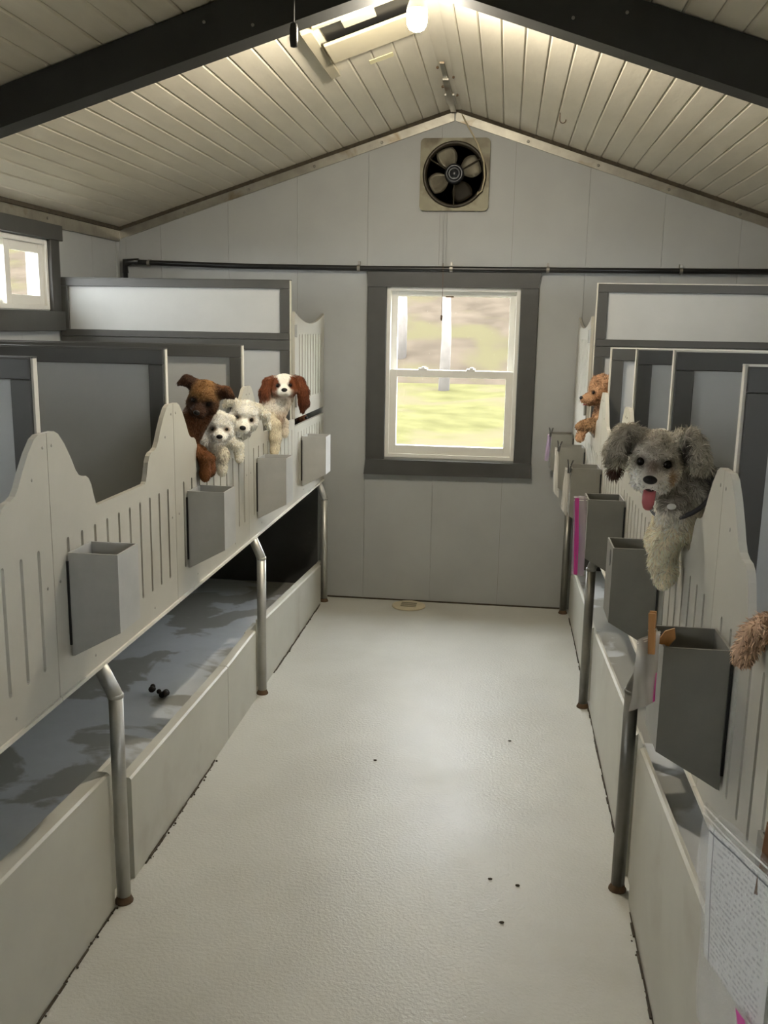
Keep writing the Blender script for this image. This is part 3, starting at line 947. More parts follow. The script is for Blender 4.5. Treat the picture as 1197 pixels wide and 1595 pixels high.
root = thing('pull_switch', 'black pull switch handle dangling from a cord before the left rafter', 'pull switch', (-0.647, 2.85, 2.38))
bm = NB(); lathe(bm, [(0.0, 0), (0.010, 0.003), (0.0125, 0.02), (0.0125, 0.05), (0.010, 0.064), (0.004, 0.068)], (0, 0, 0), 14); mobj('handle', bm, 'black', root, True)
bm = NB(); tube(bm, [(0, 0, 0.066), (0.001, 0, 0.15), (0, 0, cz(-0.647) - 2.38)], 0.0028, 7); mobj('cord', bm, 'frame_grey', root)

# ceiling opening with a pale board hung under it (left slope near the ridge)
ang = math.atan(PITCHR)
def slopeM(x, y):
    """local frame on the left slope: x along slope towards the ridge, y along building, z normal into the room"""
    ex = Vector((math.cos(ang), 0, math.sin(ang)))
    ez = Vector((math.sin(ang), 0, -math.cos(ang)))
    ey = ez.cross(ex)
    return Matrix(((ex.x, ey.x, ez.x, x), (ex.y, ey.y, ez.y, y), (ex.z, ey.z, ez.z, cz(x)), (0, 0, 0, 1)))
root = thing('ceiling_hatch', 'pale ceiling hatch board hanging open beside the ridge', 'hatch')
root.matrix_world = slopeM(-0.56, 3.62)
sg = -1 if slopeM(0, 0).col[1][1] < 0 else 1
def hb(nm, x0, x1, y0, y1, z0, z1, m, tilt=0.0):
    bm = NB(); box(bm, x0, x1, min(sg * y0, sg * y1), max(sg * y0, sg * y1), z0, z1, 0.002)
    o = mobj(nm, bm, m, root)
    if tilt:
        o.rotation_euler = (tilt * sg, 0, 0)
    return o
hb('dark_opening', -0.14, 0.19, -0.20, 0.02, 0.0005, 0.004, 'black')
hb('drop_board', -0.155, 0.19, -0.06, 0.13, 0.022, 0.034, 'hatch', 0.04)
hb('cleat', -0.205, -0.165, -0.22, 0.36, 0.002, 0.022, 'hatch')
hb('edge_lath', -0.16, 0.20, -0.235, -0.205, 0.002, 0.016, 'hatch')
hb('cross_block', -0.06, 0.06, -0.20, -0.13, 0.004, 0.02, 'hatch')
o = hb('sticker', -0.04, 0.06, 0.37, 0.42, 0.001, 0.003, 'label_yellow')

# little hooks on the ceiling
for x, y, lab in ((0.2, 4.60, 'small wire hook hanging from the right ceiling slope'), (-0.255, 3.42, 'pale cup hook at the ridge beside the bulb')):
    bm = NB()
    pts = [(0, 0, 0.005), (0, 0, -0.03)] + [(0.014 - 0.014 * math.cos(t), 0, -0.03 - 0.014 * math.sin(t)) for t in (0.5, 1.0, 1.6, 2.2, 2.8, 3.3)]
    tube(bm, pts, 0.0022 if x > 0 else 0.005, 7)
    o = mobj('ceiling_hook', bm, 'rust' if x > 0 else 'hatch', smooth=True)
    o.location = (x, y, cz(x))
    tag(o, lab, 'hook')

# ------------------------------------------------------------------ floor bits
root = thing('floor_drain', 'round tan drain cover on the floor before the back wall', 'drain cover', (-0.497, 5.165, 0))
bm = NB(); lathe(bm, [(0.098, 0.0005), (0.096, 0.006), (0.085, 0.009), (0, 0.010)], (0, 0, 0), 30); mobj('cover', bm, 'drain', root, True)
for k in range(-2, 3):
    bm = NB(); box(bm, -0.045, 0.045, k * 0.018 - 0.003, k * 0.018 + 0.003, 0.0095, 0.0105); mobj('drain_slot', bm, 'drain_slot', root)
for x, y, r, lab in ((-1.281, 3.222, 0.014, 'dark dropping on the left gutter floor, left of the pair'), (-1.226, 3.199, 0.016, 'dark dropping on the left gutter floor, right of the pair')):
    z = lerp(0.27, 0.075, (y - 2.0) / 3.27)
    bm = NB()
    rr = random.Random(int(abs(x) * 1000))
    for k in range(4):
        bmesh.ops.create_icosphere(bm, subdivisions=2, radius=r * rr.uniform(0.6, 1.0),
                                   matrix=Matrix.Translation((rr.uniform(-0.02, 0.02), rr.uniform(-0.025, 0.025), r * 0.7 + 0.004 * k)))
    o = mobj('dropping', bm, 'poop', smooth=True); o.location = (x, y, z); tag(o, lab, 'dropping', 'droppings on the gutter floor')
k = 0
words = ['two small dark crumbs side by side', 'one']
for x, y, lab in ((0.02, 2.50, 'dark crumb on the floor left of the nearest right pole'), (0.10, 2.48, 'tiny dark crumb right beside the nearest right pole foot'),
                  (0.055, 2.30, 'dark crumb nearest the viewer on the floor'), (-0.42, 3.20, 'small dark leaf bit in the middle of the aisle'), (0.08, 3.45, 'dark fleck on the aisle floor towards the right kerb')):
    bm = NB()
    bmesh.ops.create_icosphere(bm, subdivisions=1, radius=0.006, matrix=Matrix.Diagonal((1.3, 0.8, 0.5, 1)))
    o = mobj('floor_crumb', bm, 'grime'); o.location = (x, y, 0.003); tag(o, lab, 'crumb', 'crumbs on the aisle floor')
#DOGS
# ------------------------------------------------------------------ dogs
def surface_nets(val, org, h):
    ins = val < 0
    nx, ny, nz = val.shape
    def cor(a):
        return [a[dx:nx - 1 + dx, dy:ny - 1 + dy, dz:nz - 1 + dz] for dx in (0, 1) for dy in (0, 1) for dz in (0, 1)]
    ci = cor(ins)
    s = sum(c.astype(np.int8) for c in ci)
    act = (s > 0) & (s < 8)
    cells = np.argwhere(act)
    idx = -np.ones(act.shape, dtype=np.int64)
    idx[act] = np.arange(len(cells))
    cv = np.stack([c[act] for c in cor(val)], 1)
    offs = np.array([(dx, dy, dz) for dx in (0, 1) for dy in (0, 1) for dz in (0, 1)], float)
    acc = np.zeros((len(cells), 3)); cnt = np.zeros(len(cells))
    for a in range(8):
        for b in range(a + 1, 8):
            if np.abs(offs[a] - offs[b]).sum() != 1:
                continue
            va, vb = cv[:, a], cv[:, b]
            m = (va < 0) != (vb < 0)
            t = np.where(m, va / np.where(m, va - vb, 1), 0)
            p = offs[a] + t[:, None] * (offs[b] - offs[a])
            acc[m] += p[m]; cnt[m] += 1
    verts = (cells + acc / cnt[:, None]) * h + org
    quads = []
    for ax in range(3):
        o1, o2 = [(1, 2), (2, 0), (0, 1)][ax]
        sl0 = [slice(None)] * 3; sl1 = [slice(None)] * 3
        sl0[ax] = slice(0, -1); sl1[ax] = slice(1, None)
        A, B = ins[tuple(sl0)], ins[tuple(sl1)]
        e = np.argwhere(A != B)
        e = e[(e[:, o1] > 0) & (e[:, o2] > 0) & (e[:, o1] < ins.shape[o1] - 1) & (e[:, o2] < ins.shape[o2] - 1)]
        fl = A[tuple(e.T)]
        def at(d1, d2):
            q = e.copy(); q[:, o1] -= d1; q[:, o2] -= d2
            return idx[tuple(q.T)]
        q = np.stack([at(1, 1), at(0, 1), at(0, 0), at(1, 0)], 1)
        q[~fl] = q[~fl][:, ::-1]
        quads.append(q)
    return verts, np.concatenate(quads)

def fur_mat(name, rough):
    m = bpy.data.materials.new(name)
    m.use_nodes = True
    N, L = m.node_tree.nodes, m.node_tree.links
    b = N['Principled BSDF']
    a = N.new('ShaderNodeAttribute'); a.attribute_name = 'Col'
    n = N.new('ShaderNodeTexNoise'); n.inputs['Scale'].default_value = 60
    mx = N.new('ShaderNodeMixRGB'); mx.blend_type = 'MULTIPLY'; mx.inputs[0].default_value = 0.12
    L.new(a.outputs['Color'], mx.inputs[1]); L.new(n.outputs[0], mx.inputs[2])
    L.new(mx.outputs[0], b.inputs['Base Color'])
    b.inputs['Roughness'].default_value = rough
    b.inputs['Specular IOR Level'].default_value = 0.2
    MATS[name] = m
fur_mat('coat_skin', 0.9)
fur_mat('coat_fur', 0.75)

def npmesh(name, v, faces, col, m, parent, smooth=True):
    me = bpy.data.meshes.new(name)
    n = faces.shape[1]
    me.vertices.add(len(v)); me.vertices.foreach_set('co', v.astype(np.float32).ravel())
    me.loops.add(faces.size); me.loops.foreach_set('vertex_index', faces.astype(np.int32).ravel())
    me.polygons.add(len(faces)); me.polygons.foreach_set('loop_start', np.arange(0, faces.size, n, dtype=np.int32))
    try:
        me.polygons.foreach_set('loop_total', np.full(len(faces), n, dtype=np.int32))
    except Exception:
        pass
    me.update(calc_edges=True)
    me.validate()
    if smooth:
        me.polygons.foreach_set('use_smooth', np.ones(len(me.polygons), dtype=bool))
    if col is not None:
        ca = me.color_attributes.new('Col', 'FLOAT_COLOR', 'POINT')
        ca.data.foreach_set('color', np.concatenate([col, np.ones((len(col), 1))], 1).astype(np.float32).ravel())
    me.materials.append(MATS[m])
    o = bpy.data.objects.new(name, me)
    COL.objects.link(o)
    o.parent = parent
    return o

def hframe(look, roll=0.0):
    f = np.array(look, float); f /= np.linalg.norm(f)
    l = np.cross([0, 0, 1], f); l /= np.linalg.norm(l)
    u = np.cross(f, l)
    r = math.radians(roll)
    return np.stack([f, l * math.cos(r) + u * math.sin(r), u * math.cos(r) - l * math.sin(r)])

class Dog:
    def __init__(self, name, label, root, seed=1):
        self.name, self.label = name, label
        self.root = np.array(root, float)
        self.P = []
        self.paint = []
        self.bald = []
        self.rs = np.random.RandomState(seed)
    def E(self, c, r, col, fur=0.012, F=None):
        self.P.append(('E', np.array(c, float), np.array(r, float), np.eye(3) if F is None else F, np.array(col, float), fur))
    def C(self, a, b, ra, rb, col, fur=0.012):
        self.P.append(('C', np.array(a, float), np.array(b, float), (ra, rb), np.array(col, float), fur))
    def chain(self, pts, rad, col, fur=0.012):
        for i in range(len(pts) - 1):
            self.C(pts[i], pts[i + 1], rad[i], rad[i + 1], col, fur)
    def spot(self, c, r, col, F=None, soft=0.25, fur=None):
        """coat patch of its own colour"""
        self.paint.append((np.array(c, float), np.array(r, float), np.eye(3) if F is None else F, np.array(col, float), soft, fur))
    def dist(self, X, prims=None):
        out = []
        for p in (prims or self.P):
            if p[0] == 'E':
                q = (X - p[1]) @ p[3].T
                k0 = np.sqrt(((q / p[2]) ** 2).sum(-1)); k1 = np.sqrt(((q / p[2] ** 2) ** 2).sum(-1)) + 1e-9
                out.append(k0 * (k0 - 1) / k1)
            else:
                a, b = p[1], p[2]; ab = b - a
                t = np.clip(((X - a) @ ab) / (ab @ ab), 0, 1)
                out.append(np.linalg.norm(X - a - t[..., None] * ab, axis=-1) - (p[3][0] + t * (p[3][1] - p[3][0])))
        return np.stack(out, -1)
    def attrs(self, X):
        d = self.dist(X)
        w = np.exp(-(d - d.min(-1, keepdims=True)) / 0.006); w /= w.sum(-1, keepdims=True)
        col = w @ np.stack([p[4] for p in self.P]); fur = w @ np.array([p[5] for p in self.P])
        for c, r, F, pc, soft, pf in self.paint:
            q = (X - c) @ F.T
            k = np.sqrt(((q / r) ** 2).sum(-1))
            k = k + 0.13 * np.sin(X[..., 0] * 310 + X[..., 2] * 220) * np.sin(X[..., 1] * 270 - X[..., 2] * 190)
            m = np.clip((1 + soft - k) / (2 * soft), 0, 1)[..., None]
            col = col * (1 - m) + pc * m
            if pf is not None:
                fur = fur * (1 - m[..., 0]) + pf * m[..., 0]
        return col, fur
    def build(self, group, nfur, width=0.0022, h=0.005, curl=0.35, k=0.005, flow=None, zmin=1.0, lift=0.55, cat='dog', vari=0.22):
        lo = np.min([(p[1] - p[2].max() if p[0] == 'E' else np.minimum(p[1], p[2]) - max(p[3])) for p in self.P], 0) - 0.03
        hi = np.max([(p[1] + p[2].max() if p[0] == 'E' else np.maximum(p[1], p[2]) + max(p[3])) for p in self.P], 0) + 0.03
        n = np.ceil((hi - lo) / h).astype(int) + 1
        axs = [lo[i] + h * np.arange(n[i]) for i in range(3)]
        S = np.zeros(n)
        for p in self.P:
            if p[0] == 'E':
                b0, b1 = p[1] - p[2].max() - 0.03, p[1] + p[2].max() + 0.03
            else:
                b0, b1 = np.minimum(p[1], p[2]) - max(p[3]) - 0.03, np.maximum(p[1], p[2]) + max(p[3]) + 0.03
            i0 = np.maximum(np.floor((b0 - lo) / h).astype(int), 0); i1 = np.minimum(np.ceil((b1 - lo) / h).astype(int) + 1, n)
            g = np.stack(np.meshgrid(*[axs[i][i0[i]:i1[i]] for i in range(3)], indexing='ij'), -1)
            S[i0[0]:i1[0], i0[1]:i1[1], i0[2]:i1[2]] += np.exp(-self.dist(g, [p])[..., 0] / k)
        val = -k * np.log(S + 1e-5)
        v, q = surface_nets(val, lo, h)
        root = thing(self.name, self.label, cat, self.root.tolist(), 0, group)
        col, fur = self.attrs(v)
        self.rootobj = root
        npmesh('body', v - self.root, q, col, 'coat_skin', root)
        # normals
        fn = np.cross(v[q[:, 2]] - v[q[:, 0]], v[q[:, 3]] - v[q[:, 1]])
        area = np.linalg.norm(fn, axis=1) / 2
        vn = np.zeros_like(v)
        for j in range(4):
            np.add.at(vn, q[:, j], fn)
        vn /= np.linalg.norm(vn, axis=1, keepdims=True) + 1e-12
        fc = v[q].mean(1)
        wgt = area * np.where(fc[:, 2] > zmin, 1.0, 0.12)
        for c, r in self.bald:
            wgt *= np.linalg.norm(fc - c, axis=1) > r
        rs = self.rs
        pick = rs.choice(len(q), nfur, p=wgt / wgt.sum())
        s, t = rs.rand(nfur, 1), rs.rand(nfur, 1)
        w4 = [(1 - s) * (1 - t), s * (1 - t), s * t, (1 - s) * t]
        pos = sum(w4[j] * v[q[pick, j]] for j in range(4))
        nor = sum(w4[j] * vn[q[pick, j]] for j in range(4)); nor /= np.linalg.norm(nor, axis=1, keepdims=True)
        bc, bl = self.attrs(pos)
        comb = np.tile(np.array([0, 0, -1.0]), (nfur, 1))
        if flow is not None:
            c0, f0 = np.array(flow[0]), np.array(flow[1])
            away = pos - c0
            dd = np.linalg.norm(away, axis=1, keepdims=True)
            away = away / (dd + 1e-9)
            hw = np.exp(-(dd / flow[2]) ** 2)
            comb = comb * (1 - 0.75 * hw) + away * hw * 0.9
        ns = np.stack([np.sin(pos @ np.array(f) * 1.0 + ph) for f, ph in (((130, 70, -90), 0.3), ((-80, 140, 60), 1.7), ((60, -110, 150), 2.9))], 1)
        comb = comb + curl * 1.3 * ns
        tan = comb - nor * (comb * nor).sum(1, keepdims=True)
        tan /= np.linalg.norm(tan, axis=1, keepdims=True) + 1e-9
        rnd = rs.randn(nfur, 3) * curl * 0.6
        d1 = nor * lift + tan + rnd * 0.5; d1 /= np.linalg.norm(d1, axis=1, keepdims=True)
        d2 = nor * (lift * 0.35) + tan + rnd + np.array([0, 0, -0.35]); d2 /= np.linalg.norm(d2, axis=1, keepdims=True)
        L = (bl * rs.uniform(0.6, 1.25, nfur))[:, None]
        side = np.cross(d1, nor + rs.randn(nfur, 3) * 0.35); side /= np.linalg.norm(side, axis=1, keepdims=True) + 1e-9
        W = width * rs.uniform(0.7, 1.3, (nfur, 1))
        base = pos - nor * 0.001
        mid = base + d1 * L * 0.5
        tip = mid + d2 * L * 0.5
        V = np.stack([base - side * W / 2, base + side * W / 2, mid - side * W * 0.42, mid + side * W * 0.42, tip], 1).reshape(-1, 3)
        i0 = np.arange(nfur)[:, None] * 5
        T = np.concatenate([i0 + np.array([[0, 1, 3]]), i0 + np.array([[0, 3, 2]]), i0 + np.array([[2, 3, 4]])])
        cj = bc * (1 + vari * rs.randn(nfur, 1)).clip(0.45, 1.6)
        CC = np.stack([cj * 0.85, cj * 0.85, cj, cj, cj * 1.1], 1).reshape(-1, 3).clip(0, 0.9)
        o = npmesh('fur', V - self.root, T, CC, 'coat_fur', root, False)
        o['kind'] = 'stuff'
        return root
    def blob(self, nm, c, r, m, F=None, parent=None):
        bm = NB()
        bmesh.ops.create_icosphere(bm, subdivisions=3, radius=1.0)
        F = np.eye(3) if F is None else F
        for vv in bm.verts:
            p = np.array(vv.co) * np.array(r)
            vv.co = Vector((F.T @ p + np.array(c) - self.root).tolist())
        return mobj(nm, bm, m, parent or self.rootobj, True)

def face(D, eyes, look, roll, s, cols, fur, muzzle=1.0, wide=1.0):
    """skull, cheeks, muzzle; eyes = point midway between the eyes; s = eye spacing / 0.055"""
    F = hframe(look, roll)
    e = np.array(eyes, float)
    def h(f, l, u):
        return e + F.T @ (np.array([f, l, u]) * s)
    D.h, D.F, D.s = h, F, s
    ck, cm, cs = cols['cheek'], cols['muzzle'], cols['skull']
    D.E(h(-0.045, 0, 0.006), np.array([0.056, 0.052 * wide, 0.050]) * s, cs, fur, F)
    D.E(h(-0.012, 0, 0.014), np.array([0.028, 0.038 * wide, 0.026]) * s, cs, fur * 0.7, F)
    for d in (-1, 1):
        D.E(h(-0.020, d * 0.030 * wide, -0.022), np.array([0.034, 0.026, 0.030]) * s, ck, fur, F)
        D.E(h(0.030 * muzzle, d * 0.011, -0.032), np.array([0.028, 0.0155, 0.0165]) * s, cm, fur * 0.75, F)
    D.E(h(0.012, 0, -0.018), np.array([0.034, 0.020, 0.020]) * s, cols.get('bridge', cm), fur * 0.5, F)
    D.E(h(0.036 * muzzle, 0, -0.022), np.array([0.022, 0.014, 0.012]) * s, cols.get('bridge', cm), fur * 0.35, F)
    D.nosep = h(0.036 * muzzle + 0.0225, 0, -0.0215)
    D.eyep = [h(0.0085, d * 0.0275, 0.0) for d in (-1, 1)]
    for p in D.eyep:
        D.bald.append((p, 0.0125 * s))
    D.bald.append((D.nosep, 0.015 * s))
    return h, F

def face_parts(D, nose_w=0.0125, eye_r=0.0088):
    s, F = D.s, D.F
    for p in D.eyep:
        D.blob('eye', p, np.array([1, 1, 1]) * eye_r * s, 'eye', F)
    D.blob('nose', D.nosep, np.array([0.009, nose_w, 0.0095]) * s, 'nose', F)

GD = 'dogs looking over the kennel fences'
ZF = 0.742

def hindparts(D, chest, hip, col, foot_dir, r=0.05, fur=0.012):
    """upright torso, hind legs with knee and hock, standing on the kennel floor; foot_dir points to the fence"""
    chest, hip = np.array(chest, float), np.array(hip, float)
    fd = np.array(foot_dir, float)
    sd = np.cross([0, 0, 1], fd)
    D.C(chest, hip, r * 1.25, r * 0.95, col, fur)
    D.E(hip, (r * 1.05, r * 1.05, r * 1.0), col, fur)
    for d in (-1, 1):
        a = hip + sd * d * r * 0.7 + np.array([0, 0, -0.02])
        hz = max(hip[2] - ZF, 0.1)
        knee = a + fd * 0.055 + np.array([0, 0, -hz * 0.42])
        hock = a - fd * 0.02 + np.array([0, 0, -hz * 0.70]); hock[2] = max(hock[2], ZF + 0.045)
        foot = hock + fd * 0.01; foot[2] = ZF + 0.022
        toe = foot + fd * 0.035
        D.chain([a, knee, hock, foot, toe], [r * 0.66, r * 0.46, 0.016, 0.016, 0.015], col, fur)
    t0 = hip - fd * r * 0.9
    D.chain([t0, t0 - fd * 0.05 + np.array([0, 0, 0.03]), t0 - fd * 0.07 + np.array([0, 0, 0.09])], [0.016, 0.012, 0.008], col, fur * 1.6)

def paw(D, p, dirn, col, r=0.017, fur=0.008):
    """paw with toes"""
    p, dirn = np.array(p, float), np.array(dirn, float)
    dirn /= np.linalg.norm(dirn)
    sd = np.cross(dirn, [0.3, 0.3, 1.0]); sd /= np.linalg.norm(sd)
    D.E(p, (r, r, r * 1.1), col, fur)
    for k in (-1.2, -0.4, 0.4, 1.2):
        D.E(p + dirn * r * (0.9 - 0.12 * abs(k)) + sd * k * r * 0.5, (r * 0.42,) * 3, col, fur * 0.6)

# ---- grey and white shaggy dog on the right fence
G1, G2, GW, GC, GB = (0.60, 0.55, 0.46), (0.26, 0.245, 0.215), (0.95, 0.92, 0.83), (0.95, 0.83, 0.60), (0.30, 0.26, 0.20)
d = Dog('shaggy_dog', 'shaggy grey and cream dog with tongue out leaning over the right fence', (0.50, 2.14, ZF), 3)
h, F = face(d, (0.330, 2.06, 1.318), (-0.26, -1.0, -0.20), -3, 1.0, dict(skull=(0.62, 0.57, 0.48), cheek=(0.80, 0.73, 0.60), muzzle=GW, bridge=(0.27, 0.22, 0.18)), 0.011, 1.0)
for sd in (-1, 1):
    d.E(h(0.020, sd * 0.022, -0.036), (0.026, 0.020, 0.021), GW, 0.012, F)
for sd in (-1, 1):
    # floppy ears: rise, fold over and hang
    top = h(-0.045, sd * 0.046, 0.046); fold = h(-0.030, sd * 0.070, 0.048)
    mid = h(-0.026, sd * 0.088, 0.006); tip = h(-0.022, sd * 0.084, -0.040) if sd < 0 else h(-0.05, sd * 0.105, -0.022)
    d.chain([top, fold, mid, tip], [0.016, 0.018, 0.021, 0.013], (0.46, 0.42, 0.34) if sd < 0 else (0.50, 0.46, 0.37), 0.020)
    d.E(h(-0.026, sd * 0.080, 0.030), (0.020, 0.017, 0.026), (0.48, 0.44, 0.36), 0.018, F)
d.spot(h(-0.012, -0.082, -0.045), (0.05, 0.022, 0.022), (0.07, 0.035, 0.025), F)
d.spot(h(-0.02, 0.062, 0.028), (0.03, 0.012, 0.03), (0.09, 0.08, 0.07), F)
d.spot(h(-0.02, -0.060, 0.030), (0.03, 0.010, 0.03), (0.12, 0.11, 0.09), F)
for p in d.eyep:
    d.spot(p, (0.020, 0.019, 0.016), (0.07, 0.058, 0.046), soft=0.5, fur=0.006)
d.spot(h(0.02, 0.042, -0.028), (0.02, 0.014, 0.016), (0.40, 0.27, 0.16), F, 0.4)
d.spot(h(0.0, 0, 0.034), (0.03, 0.030, 0.016), (0.40, 0.36, 0.30), F, 0.5)
d.spot(h(0.022, 0, -0.006), (0.03, 0.012, 0.016), (0.24, 0.19, 0.155), F, 0.5)
# jaw open
d.E(h(0.022, 0.002, -0.060), (0.028, 0.016, 0.010), GW, 0.012, F)
d.E(h(0.0, 0, -0.050), (0.025, 0.022, 0.018), (0.66, 0.58, 0.46), 0.012, F)
# neck, chest, shoulders
d.C(h(-0.06, 0.01, -0.02), (0.428, 2.14, 1.235), 0.050, 0.062, G2, 0.020)
d.E((0.440, 2.16, 1.245), (0.050, 0.055, 0.060), G2, 0.022)
d.C((0.440, 2.13, 1.235), (0.510, 2.17, 1.08), 0.055, 0.066, (0.80, 0.74, 0.60), 0.016)
d.E((0.385, 2.09, 1.205), (0.040, 0.045, 0.050), (0.85, 0.79, 0.66), 0.016)
d.spot((0.385, 2.05, 1.235), (0.05, 0.05, 0.026), (0.34, 0.31, 0.27), soft=0.4)
d.spot((0.455, 2.12, 1.262), (0.03, 0.06, 0.05), (0.11, 0.105, 0.10), soft=0.4)
# front legs over the fence
d.chain([(0.440, 2.13, 1.19), (0.392, 2.09, 1.170), (0.368, 2.075, 1.135), (0.366, 2.07, 1.095), (0.370, 2.065, 1.075)], [0.036, 0.034, 0.029, 0.025, 0.024], GC, 0.017)
paw(d, (0.370, 2.062, 1.066), (-0.1, -0.3, -1), GC, 0.022, 0.012)
d.chain([(0.455, 2.20, 1.19), (0.425, 2.20, 1.172), (0.385, 2.20, 1.160), (0.368, 2.20, 1.120)], [0.034, 0.027, 0.024, 0.021], GC, 0.014)
paw(d, (0.366, 2.195, 1.11), (-0.1, -0.2, -1), GC, 0.020, 0.01)
hindparts(d, (0.52, 2.18, 1.07), (0.61, 2.20, 0.94), (0.30, 0.27, 0.22), (-1, 0, 0), 0.055, 0.016)
d.bald.append((h(0.045, 0.0, -0.052), 0.016))
d.build(GD, 42000, 0.0020, 0.0045, 0.55, flow=(h(0.05, 0, -0.02), F[0], 0.11))
face_parts(d, 0.0150, 0.0098)
bm = NB()
rows = []
for i, (f, u, w, t) in enumerate(((0.026, -0.046, 0.012, 0.004), (0.048, -0.050, 0.013, 0.004), (0.058, -0.060, 0.0135, 0.004), (0.0605, -0.074, 0.0130, 0.004), (0.060, -0.086, 0.0095, 0.003), (0.059, -0.091, 0.004, 0.002))):
    c = h(f, 0.001, u)
    rows.append([bm.verts.new(Vector((c + F.T @ np.array([t * math.sin(a) * 0.9, w * math.cos(a), t * math.sin(a) * 0.4]) - d.root).tolist())) for a in [2 * math.pi * j / 12 for j in range(12)]])
for a, b in zip(rows, rows[1:]):
    for j in range(12):
        bm.faces.new((a[j], a[(j + 1) % 12], b[(j + 1) % 12], b[j]))
bm.faces.new(rows[0]); bm.faces.new(rows[-1][::-1])
mobj('tongue', bm, 'tongue', d.rootobj, True)
d.blob('mouth', h(0.032, 0.001, -0.048), (0.022, 0.016, 0.008), 'mouth', F)
bm = NB()
cc = np.array([0.400, 2.105, 1.245]); ax = np.array([0.55, 0.5, -0.75]); ax /= np.linalg.norm(ax)
e1 = np.cross(ax, [0, 0, 1]); e1 /= np.linalg.norm(e1); e2 = np.cross(ax, e1)
pts = [Vector((cc + 0.074 * (e1 * math.cos(a) + e2 * math.sin(a)) - d.root).tolist()) for a in [2 * math.pi * j / 28 for j in range(29)]]
tube(bm, pts, 0.0055, 7, False)
co = mobj('collar', bm, 'collar', d.rootobj, True)
d.blob('tag', (0.366, 2.020, 1.228), (0.010, 0.003, 0.007), 'tag', parent=co)

# ---- brown terrier
B1, B2, B3, BT = (0.17, 0.066, 0.022), (0.045, 0.020, 0.010), (0.028, 0.013, 0.007), (0.26, 0.135, 0.05)
d = Dog('terrier_dog', 'rusty brown terrier with a dark face and folded ears over the left fence', (-1.17, 3.08, ZF), 5)
h, F = face(d, (-1.012, 3.05, 1.335), (0.02, -1.0, -0.36), -14, 0.94, dict(skull=BT, cheek=(0.085, 0.036, 0.015), muzzle=B2, bridge=B3), 0.012, 0.9)
d.spot(h(0.015, 0, -0.025), (0.06, 0.040, 0.035), (0.045, 0.020, 0.010), F, 0.35)
for p in d.eyep:
    d.spot(p, (0.02, 0.02, 0.014), (0.016, 0.008, 0.005), soft=0.4, fur=0.005)
for sd in (-1, 1):
    if sd < 0:     # upright, folded forward
        d.chain([h(-0.050, -0.042, 0.030), h(-0.040, -0.072, 0.046), h(-0.020, -0.094, 0.036)], [0.022, 0.017, 0.007], B2, 0.008)
    else:          # sticking out sideways
        d.chain([h(-0.050, 0.044, 0.026), h(-0.045, 0.074, 0.036), h(-0.040, 0.104, 0.026)], [0.024, 0.018, 0.006], B2, 0.008)
    d.spot(h(-0.02, sd * 0.078, 0.045), (0.05, 0.030, 0.03), B2, F, 0.2)
d.spot(h(-0.052, 0.070, 0.040), (0.02, 0.034, 0.02), (0.13, 0.055, 0.02), F, 0.3)
d.C(h(-0.06, 0, -0.03), (-1.085, 3.09, 1.21), 0.044, 0.048, (0.11, 0.045, 0.017), 0.013)
d.E((-1.085, 3.06, 1.20), (0.040, 0.045, 0.050), B1, 0.013)
d.chain([(-1.075, 3.04, 1.19), (-1.045, 3.035, 1.170), (-1.000, 3.03, 1.145), (-0.997, 3.03, 1.10)], [0.030, 0.022, 0.019, 0.016], B1, 0.011)
paw(d, (-0.998, 3.026, 1.090), (0.1, -0.2, -1), B1, 0.017)
d.chain([(-1.075, 3.08, 1.18), (-1.035, 3.085, 1.158), (-1.000, 3.085, 1.135), (-0.996, 3.085, 1.105)], [0.026, 0.019, 0.016, 0.013], B1, 0.010)
paw(d, (-0.994, 3.080, 1.096), (0.1, -0.2, -1), (0.13, 0.05, 0.02), 0.014)
hindparts(d, (-1.115, 3.06, 1.12), (-1.20, 3.06, 0.95), B1, (1, 0, 0), 0.05)
d.build(GD, 26000, 0.0022, 0.0045, 0.35, flow=(h(0.05, 0, -0.03), F[0], 0.10))
face_parts(d, 0.012, 0.008)

# ---- small white dog beside the terrier
WH, WC = (0.90, 0.87, 0.77), (0.84, 0.78, 0.64)
d = Dog('white_dog', 'small white dog beside the brown terrier, facing the camera', (-1.15, 3.20, ZF), 6)
h, F = face(d, (-0.988, 3.17, 1.229), (0.28, -1.0, -0.12), -1, 0.84, dict(skull=WH, cheek=WH, muzzle=WH), 0.009, 0.85)
for p in d.eyep:
    d.spot(p, (0.016, 0.016, 0.012), (0.20, 0.14, 0.09), soft=0.5, fur=0.003)
for sd in (-1, 1):
    d.chain([h(-0.045, sd * 0.036, 0.036), h(-0.036, sd * 0.050, 0.034), h(-0.030, sd * 0.056, 0.010)], [0.011, 0.010, 0.006], WC, 0.009)
d.E(h(-0.03, 0, 0.045), (0.022, 0.025, 0.018), WH, 0.014, F)
d.C(h(-0.05, 0, -0.02), (-1.035, 3.19, 1.182), 0.040, 0.042, WH, 0.014)
d.chain([(-1.085, 3.19, 1.14), (-1.02, 3.185, 1.168), (-0.985, 3.17, 1.135), (-0.982, 3.165, 1.10)], [0.036, 0.030, 0.026, 0.018], (0.68, 0.61, 0.47), 0.012)
paw(d, (-0.980, 3.160, 1.088), (0.1, -0.2, -1), WC, 0.017)
d.C((-1.085, 3.20, 1.16), (-1.095, 3.20, 1.05), 0.042, 0.046, WH, 0.012)
hindparts(d, (-1.105, 3.20, 1.06), (-1.17, 3.21, 0.90), WH, (1, 0, 0), 0.044)
d.build(GD, 20000, 0.0023, 0.0045, 0.4, flow=(h(0.05, 0, -0.03), F[0], 0.08))
face_parts(d, 0.0135, 0.0082)

